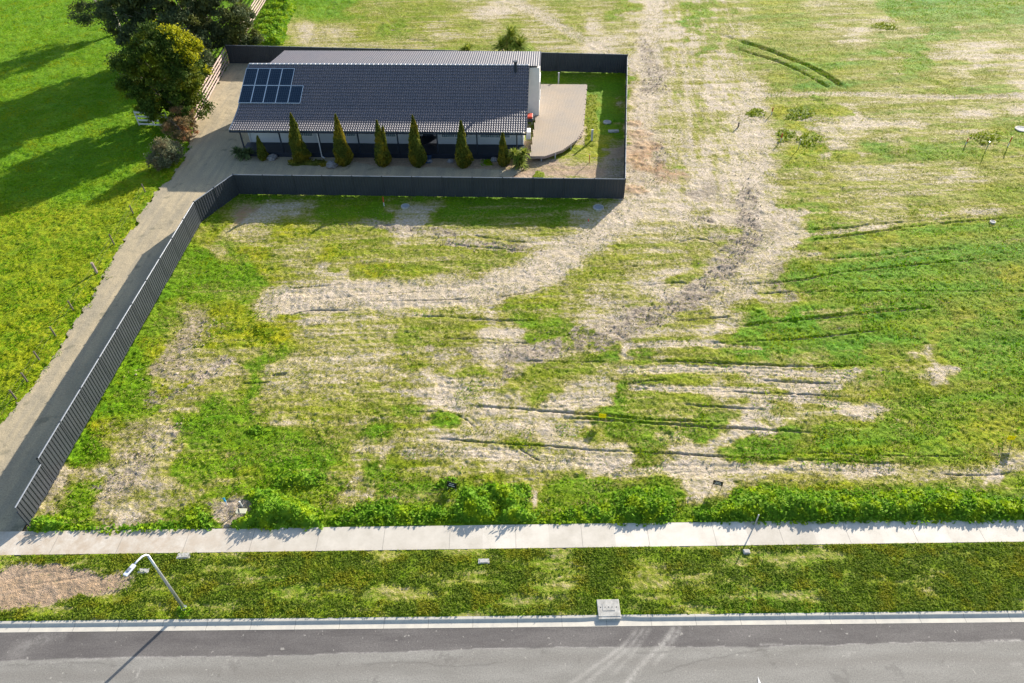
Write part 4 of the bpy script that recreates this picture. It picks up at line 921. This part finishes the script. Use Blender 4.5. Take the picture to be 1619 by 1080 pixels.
# solar panels on the upper roof plane
def roof_hit(x, y):
    d = ray(x, y); o_ = np.array([0, 0, CAMH]); c, s = math.cos(PSI), math.sin(PSI)
    to = lambda v: np.array([v[0]*c+v[1]*s, -v[0]*s+v[1]*c, v[2]])
    o2 = to(o_-HO); d2 = to(d); n = np.array([0, -(RZ-BZ), (RY-BY)]); n = n/np.linalg.norm(n); p0 = np.array([0, BY, BZ])
    t = ((p0-o2)@n)/(d2@n); return o2+d2*t, n
a0, nn_ = roof_hit(377.5, 164.5); a1, _ = roof_hit(475, 166); a2, _ = roof_hit(384, 110)
pw = np.linalg.norm(a1-a0)/5; phh = np.linalg.norm(a2-a0)/2; slope = math.atan2(RZ-BZ, RY-BY)
def solar():
    o = empty('solar_panel'); MBf = MB(); w, h = pw-.03, phh-.03
    for c, s in [((0, h/2, 0), (w, .045, .045)), ((0, -h/2, 0), (w, .045, .045)), ((w/2, 0, 0), (.045, h, .045)), ((-w/2, 0, 0), (.045, h, .045))]: MBf.box(c, s)
    MBf.build('frame', M['galvbright'], o); MB().box((0, 0, -.002), (w-.05, h-.05, .03)).build('glass', M['cell'], o)
    g = MB()
    for k in range(1, 6): g.box((-w/2+w*k/6, 0, .0165), (.012, h-.06, .004))
    for k in range(1, 10): g.box((0, -h/2+h*k/10, .0165), (w-.06, .012, .003))
    g.build('cell_grid', M['cellgrid'], o); return o
M['galvbright'] = mat('anodised_frame', (.60, .66, .72), .4, .1, 3, metal=.3); M['cellgrid'] = mat('cell_grid', (.06, .10, .15), .4, .1, 3)
sp = None; ordn = ['first', 'second', 'third', 'fourth', 'fifth']
for row, cnt in ((0, 5), (1, 4)):
    for k in range(cnt):
        s_ = solar() if sp is None else copy_tree(sp); sp = sp or s_
        lx = a0[0]+pw*(k+.5)+.12*row*0; ly = phh*(row+.5)
        loc = np.array([lx, a0[1]+ly*math.cos(slope), a0[2]+ly*math.sin(slope)])+nn_*.13
        c, s = math.cos(PSI), math.sin(PSI); s_.location = (HO[0]+loc[0]*c-loc[1]*s, HO[1]+loc[0]*s+loc[1]*c, loc[2])
        s_.rotation_euler = (Matrix.Rotation(PSI, 3, 'Z') @ Matrix.Rotation(slope, 3, 'X')).to_euler()
        tag(s_, 'blue solar panel on the roof, %s row, %s from the left' % ('lower' if row == 0 else 'upper', ordn[k]), 'solar panel', 'solar panels on the tiled roof')

# deck
DZ = .5
dp = np.array([G(*q, z=DZ)[:2] for q in [(838, 247), (846, 190), (852, 133), (928, 133.5), (925.5, 165), (922, 206), (912, 221), (890, 237), (862, 247)]])
deck = empty('timber_deck', (dp[0][0], dp[0][1], 0)); tag(deck, 'silvery timber deck with a curved front edge beside the white end wall', 'deck')
mb = MB(); x = dp[:, 0].min(); fr = MB()
def yspan(x):
    ys = []
    for i in range(len(dp)):
        p, q = dp[i], dp[(i+1) % len(dp)]
        if (p[0]-x)*(q[0]-x) < 0: ys.append(p[1]+(x-p[0])/(q[0]-p[0])*(q[1]-p[1]))
    return (min(ys), max(ys)) if len(ys) > 1 else None
while x < dp[:, 0].max():
    sp_ = yspan(x+.066)
    if sp_ and sp_[1]-sp_[0] > .15: mb.box((x+.066-dp[0][0], (sp_[0]+sp_[1])/2-dp[0][1], DZ-.02+random.uniform(-.003, .003)), (.134, sp_[1]-sp_[0], .04))
    x += .142
mb.build('deck_boards', M['deck'], deck)
for i in [3, 4, 5, 6, 7, 8, 2]:
    p, q = dp[i], dp[(i+1) % len(dp)]; c = (p+q)/2-dp[0]; l = np.hypot(*(q-p)); fr.box((c[0], c[1], DZ-.13), (l, .05, .18), math.atan2(q[1]-p[1], q[0]-p[0]))
fr.build('fascia', M['timber'], deck)
for q in [(921, 210), (905, 229), (880, 243), (858, 247)]:
    P = G(*q, z=DZ)[:2]-dp[0]; MB().box((P[0]-.1, P[1]+.12, DZ/2-.05), (.09, .09, DZ-.02)).build('stump', M['whitetimber'], deck)

# ---------------------------------------------------------------- street things
def ring(px, r, label, name='manhole_cover', m=M['cover'], z=0.02):
    P = G(*px); o = empty(name, (P[0], P[1], z)); tag(o, label, 'manhole')
    MB().disc((0, 0, -.12), r, .20, rin=r*.72).build('collar', m, o); MB().disc((0, 0, -.10), r*.70, .155).build('lid', M['coverdark'], o)
M['coverdark'] = mat('lid_grey', (.30, .31, .33), .8, .2, 4)
ring((946, 329), .42, 'round pale manhole collar in shadow near the right end of the front yard fence')
ring((641, 327), .34, 'round dark manhole collar in shadow near the middle of the front yard fence')
ring((960, 194), .38, 'round pale manhole cover on the shaded lawn right of the deck')
ring((1615, 205), .55, 'round white manhole cover at the far right among weeds')
ring((1569, 352), .2, 'small pale round cover among the ruts on the right field', m=M['concrete'])
def slab(px, w, d, h, label, name, cat, m=M['cover'], rz=0, z=0., lidn='lid'):
    P = G(*px); o = empty(name, (P[0], P[1], z), rz); tag(o, label, cat)
    MB().box((0, 0, h/2-.04), (w, d, h+.08), bev=.015).build('surround', m, o); MB().box((0, 0, h+.008), (w*.72, d*.66, .016)).build(lidn, m, o)
slab((970, 208), .95, .42, .10, 'rectangular concrete block on the shaded lawn beside the side fence', 'concrete_block', 'block')
slab((291, 879), .62, .33, .06, 'pale flat service pit lid touching the footpath edge', 'service_pit', 'pit', z=-.01)
slab((227, 903), .50, .25, .05, 'small half-buried pit lid under the street lamp head', 'service_pit', 'pit', z=-.015)
slab((765, 888), .52, .25, .06, 'lone pale pit lid in the middle of the verge', 'service_pit', 'pit', z=.0)
slab((1180, 873), .30, .22, .08, 'tiny white pit lid at the footpath edge, crossed by a thin stake shadow', 'service_pit', 'pit', z=.0)
# kerb inlet
P0 = G(962, 961); KX = P0[0]; o = empty('drain_pit', (KX, KB(KX), 0), math.atan(-.0)); tag(o, 'pale concrete kerb drain pit with a rectangular lid and dark mouth', 'drain')
MB().box((0, .30, .01), (.96, .78, .10), bev=.015).build('surround', M['cover'], o)
MB().box((0, .33, .065), (.52, .32, .012)).build('lid', M['cover'], o)
lf = MB()
for k in (-.34, -.15, 0, .15, .34): lf.disc((k, .33, .062 if abs(k) > .3 else .072), .022, .005, 8)
lf.build('lifting_hole', M['black'], o)
MB().box((0, -.13, .0), (.96, .12, .09), bev=.01).build('lintel', M['cover'], o)
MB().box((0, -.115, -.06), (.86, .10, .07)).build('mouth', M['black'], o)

# street lamp
B = G(291, 962); o = empty('street_lamp', tuple(B)); tag(o, 'grey street lamp pole with a curved arm and white head on the verge', 'street lamp')
hl = height((291, 962), (236, 876))
MB().tube([(0, 0, -.1), (0, 0, hl*.5), (0, 0, hl-.02)], [.075, .06, .042], 14).build('pole', M['galv'], o, True)
MB().disc((0, 0, 0), .13, .06).build('base_collar', M['galv'], o)
arm = MB(); arm.tube([(0, 0, hl-.05), (-.02, -.05, hl+.10), (-.08, -.18, hl+.20), (-.17, -.40, hl+.24), (-.24, -.58, hl+.24)], [.042, .04, .038, .036, .036], 10); arm.build('arm', M['lampwhite'], o, True)
hd = MB(); A_ = Matrix.Rotation(math.atan2(-.90, -.38), 3, 'Z')
hd.box((-.32, -.78, hl+.24), (.50, .19, .08), M=A_, bev=.035); hd.build('lamp_head', M['lampwhite'], o)
MB().box((-.32, -.78, hl+.29), (.16, .12, .03), M=A_, bev=.01).build('sensor', M['fencecap'], o)
MB().box((-.33, -.80, hl+.19), (.36, .18, .02), M=A_).build('lens', M['glass'], o)

# signs
def sign(b0, b1, hbot, htop, m, label, lines, tilt=0, leg=M['dark']):
    A, B2 = G(*b0), G(*b1); c = (A+B2)/2; w = np.hypot(*(B2-A)[:2]); ang = math.atan2(B2[1]-A[1], B2[0]-A[0])
    o = empty('sign', tuple(c), ang); o.rotation_euler = (tilt, 0, ang); tag(o, label, 'sign')
    for s in (-1, 1): MB().tube([(s*w*.48, .02, -.05), (s*w*.48, .02, hbot+.02)], .014, 6).build('leg', leg, o)
    MB().box((0, 0, (hbot+htop)/2), (w+.03, .025, htop-hbot), bev=.004).build('board', m, o)
    t_ = MB()
    for (x0, x1, zf, th) in lines: t_.box(((x0+x1)/2*w, -.017, hbot+(htop-hbot)*zf), ((x1-x0)*w, .008, th))
    t_.build('lettering', M['white'] if m is M['black'] else M['black'], o)
ln = [(-.28, -.02, .70, .03), (.02, .26, .70, .03), (-.36, -.16, .38, .035), (-.13, .12, .38, .035), (.15, .34, .38, .035)]
hs = height((1125, 771.7), (1125.5, 758)); sign((1125.2, 771.7), (1139.5, 775), hs*.52, hs, M['black'], 'upright black sign board on two thin legs at the end of the long weed bank', ln, leg=M['black'])
sign((707, 773), (721, 777), .16, .50, M['black'], 'tilted black sign board low in the grass beside a dark weed tuft', ln, tilt=-.25, leg=M['cream'])
yl = [(-.30, -.05, .55, .02), (.02, .28, .55, .02)]
sign((946.5, 665.5), (957, 666.5), .28, .60, M['yellow'], 'small yellow sign board standing on the bare middle lot', yl, leg=M['galv'])
sign((1587, 701), (1598.5, 701.5), .30, .62, M['yellow'], 'small yellow sign board near the right edge of the field', yl, leg=M['galv'])
# survey stakes
def stake(b, t_, m, label, r=.035, cut=None):
    B = G(*b); T = height(b, t_); T = max(.35, T); o = empty('survey_stake', tuple(B)); tag(o, label, 'stake', 'survey stakes')
    MB().box((0, 0, T*.22), (r*1.7, r*1.7, T*.44+.1), rz=.5).build('shaft', M['whitetimber'] if m is M['red'] else m, o)
    MB().box((0, 0, T*.70), (r*2, r*2, T*.55), rz=.5, bev=.004).build('painted_top', m, o)
stake((607.5, 326.5), (602.5, 311), M['red'], 'red stake in the fence shadow beside a dark manhole, left lot')
stake((930, 353), (934, 347), M['red'], 'tiny orange-red peg in the fence shadow left of the pale manhole', .03)
stake((1219.8, 181), (1221, 169.5), M['red'], 'red survey stake on bare soil between two yellow weed patches')
stake((1234, 224), (1234, 209.5), M['red'], 'red survey stake standing in yellow weeds beside a dark tuft')
stake((1262, 236), (1265, 219.5), M['galv'], 'grey survey stake on bare soil right of the nearer red stake', .03)
stake((1526.9, 228.5), (1529.3, 217), M['red'], 'red survey stake left of the grey stake at far right')
stake((1557.4, 240), (1564, 223), M['galv'], 'grey survey stake between two red stakes at far right', .03)
stake((1593, 232), (1597.8, 214.5), M['red'], 'red survey stake farthest right, below the white manhole')
stake((1193, 831), (1199.8, 813.5), M['galv'], 'thin grey stake at front edge of long weed bank above a tiny pit lid', .025)
stake((1613, 792), (1616, 775), M['galv'], 'grey stake in the weeds at the right end of the long weed bank', .03)
B = G(1167, 201); MB_ = empty('survey_stake', tuple(B)); tag(MB_, 'short dark stump-like peg at the right side of the dirt haul road', 'stake', 'survey stakes'); MB().box((0, 0, .2), (.12, .1, .45), bev=.01).build('shaft', M['bark'], MB_)
# yard posts
B = G(883, 133); o = empty('timber_post', tuple(B)); tag(o, 'lone pale timber post behind the deck', 'post'); h_ = height((883, 131), (880.5, 114)); MB().box((0, 0, h_/2), (.13, .13, h_+.1), bev=.01).build('shaft', M['whitetimber'], o); MB().box((0, 0, h_+.06), (.17, .17, .04), bev=.01).build('cap', M['whitetimber'], o)
B = G(935.5, 223); o = empty('timber_post', tuple(B)); tag(o, 'short whitish post in yellow weeds right of the deck', 'post'); MB().box((0, 0, .5), (.16, .12, 1.1), bev=.01).build('shaft', M['whitetimber'], o); MB().box((0, 0, 1.06), (.2, .16, .03), bev=.01).build('cap', M['whitetimber'], o)
B = G(931.5, 258); o = empty('garden_tap', tuple(B)); tag(o, 'rusty red garden tap stand on bare soil in front of the deck', 'tap'); MB().tube([(0, 0, -.05), (0, 0, .75)], .03, 8).build('riser', M['red'], o); MB().tube([(0, 0, .72), (0, -.14, .74), (0, -.18, .66)], .025, 8).build('spout', M['red'], o); MB().tube([(-.06, 0, .8), (.06, 0, .8)], .015, 6).build('handle', M['galv'], o)
# wedge of rubbish by the soil patch
B = G(384, 813, .05); o = empty('loose_board', (B[0], B[1], .32), .1); tag(o, 'cream board lying on a dark soil patch beside the footpath weeds', 'board'); o.rotation_euler = (.08, -.05, -.08); MB().box((0, 0, 0), (.50, .26, .03), bev=.004).build('panel', M['cream'], o); MB().box((-.12, -.0, .019), (.05, .24, .008), rz=.5).build('batten', M['soil'], o)
B = G(359, 799); o = empty('blue_pump', (B[0], B[1], 0)); tag(o, 'bright blue hand tool sticking up from dark soil behind the cream board', 'tool'); MB().tube([(0, 0, 0), (-.02, .04, .32)], [.015, .03], 8).build('shaft', M['lampwhite'], o); MB().tube([(-.02, .04, .28), (-.06, .07, .50)], [.055, .03], 8).build('grip', M['blue'], o); MB().tube([(-.14, .07, .46), (.02, .07, .52)], .02, 6).build('handle', M['blue'], o)
B = G(384, 802); o = empty('white_pipe', (B[0], B[1], 0)); tag(o, 'short white pipe leaning out of the weeds above the cream board', 'pipe'); MB().tube([(0, 0, 0), (-.05, .02, .42)], .03, 10).build('tube', M['white'], o); MB().disc((-.05, .02, .42), .045, .04, 12).build('end_cap', M['white'], o)
# rocks in the garden bed
def rock(px, r, label):
    P = G(*px); import bmesh; bm = bmesh.new(); bmesh.ops.create_icosphere(bm, subdivisions=3, radius=r)
    for v in bm.verts:
        k = 1+.35*(fbm(np.array([v.co.x*3/r+P[0]]), np.array([v.co.y*3/r+v.co.z*2/r]), 3, 4)[0]-.5)*2; v.co = v.co*k; v.co.z *= .55
    me = bpy.data.meshes.new('rock'); bm.to_mesh(me); bm.free(); me.materials.append(M['rock']); o = link(bpy.data.objects.new('rock', me)); o.location = (P[0], P[1], r*.25); tag(o, label, 'rock', 'garden rocks')
rock((431, 251), .45, 'flat pale rock right of the smallest pencil pine'); rock((526, 263), .55, 'largest grey rock on the garden edge beside the second tall pencil pine')
rock((679, 256), .28, 'small rock at the left foot of the blue entry steps'); rock((712, 256), .28, 'small rock at the right foot of the blue entry steps')
rock((781, 254), .32, 'grey rock just left of the short pencil pine by the yucca'); rock((326, 329), .22, 'white stone at the foot of the angled corner fence')
# garden bed low shrubs in shade along verandah
GB = 'low bed plants along the verandah'
bank('bed_plants', 'dark low plants in the bed left of the white downpipe', [(455, 262), (455, 252), (505, 252), (530, 258), (520, 264)], .35, L['pine'], 60, .16, 'plants', GB)
bank('bed_plants', 'small green clump in the bed between entry steps and short pencil pine', [(760, 262), (762, 252), (778, 251), (780, 261)], .4, L['lush'], 80, .16, 'plants', GB)
bank('weed_patch', 'yellow-green weeds along the right edge of the deck', [(928, 150), (944, 150), (944, 222), (936, 230), (924, 232), (928, 200)], .12, L['yellow'], 30, .14, 'weeds', 'yellow weed patches')
bank('weed_patch', 'small bright weeds on bare soil in front of the curved deck edge', [(842, 280), (845, 270), (862, 272), (862, 282)], .1, L['yellow'], 30, .14, 'weeds', 'yellow weed patches')

# ---------------------------------------------------------------- sky, sun, camera
AZ, EL = R(35), R(19.5)
w = bpy.data.worlds.new('World'); scene.world = w; w.use_nodes = True; t = w.node_tree; t.nodes.clear()
sky = t.nodes.new('ShaderNodeTexSky'); sky.sky_type = 'NISHITA'; sky.sun_disc = False; sky.sun_elevation = EL; sky.sun_rotation = AZ; sky.air_density = 1.0; sky.dust_density = 1.0; sky.ozone_density = 1.2
bg = t.nodes.new('ShaderNodeBackground'); bg.inputs[1].default_value = .11; out = t.nodes.new('ShaderNodeOutputWorld'); t.links.new(sky.outputs[0], bg.inputs[0]); t.links.new(bg.outputs[0], out.inputs[0])
sd = bpy.data.lights.new('sun', 'SUN'); sd.energy = 5.0; sd.angle = R(.5); sd.color = (1, .93, .82); so = link(bpy.data.objects.new('sun', sd))
sv = Vector((math.sin(AZ)*math.cos(EL), math.cos(AZ)*math.cos(EL), math.sin(EL))); so.rotation_euler = sv.to_track_quat('Z', 'Y').to_euler(); so.location = (60, 90, 60)
cd = bpy.data.cameras.new('camera'); cam = link(bpy.data.objects.new('camera', cd)); cd.sensor_width = 36; cd.lens = F/1619*36; cd.clip_end = 6000; cd.clip_start = .5
Mx = Matrix(((CR[0], CU[0], -CF[0], 0), (CR[1], CU[1], -CF[1], 0), (CR[2], CU[2], -CF[2], CAMH), (0, 0, 0, 1))); cam.matrix_world = Mx
scene.camera = cam
scene.view_settings.view_transform = 'Standard'; scene.view_settings.look = 'None'; scene.view_settings.gamma = 1; scene.view_settings.exposure = 1.25
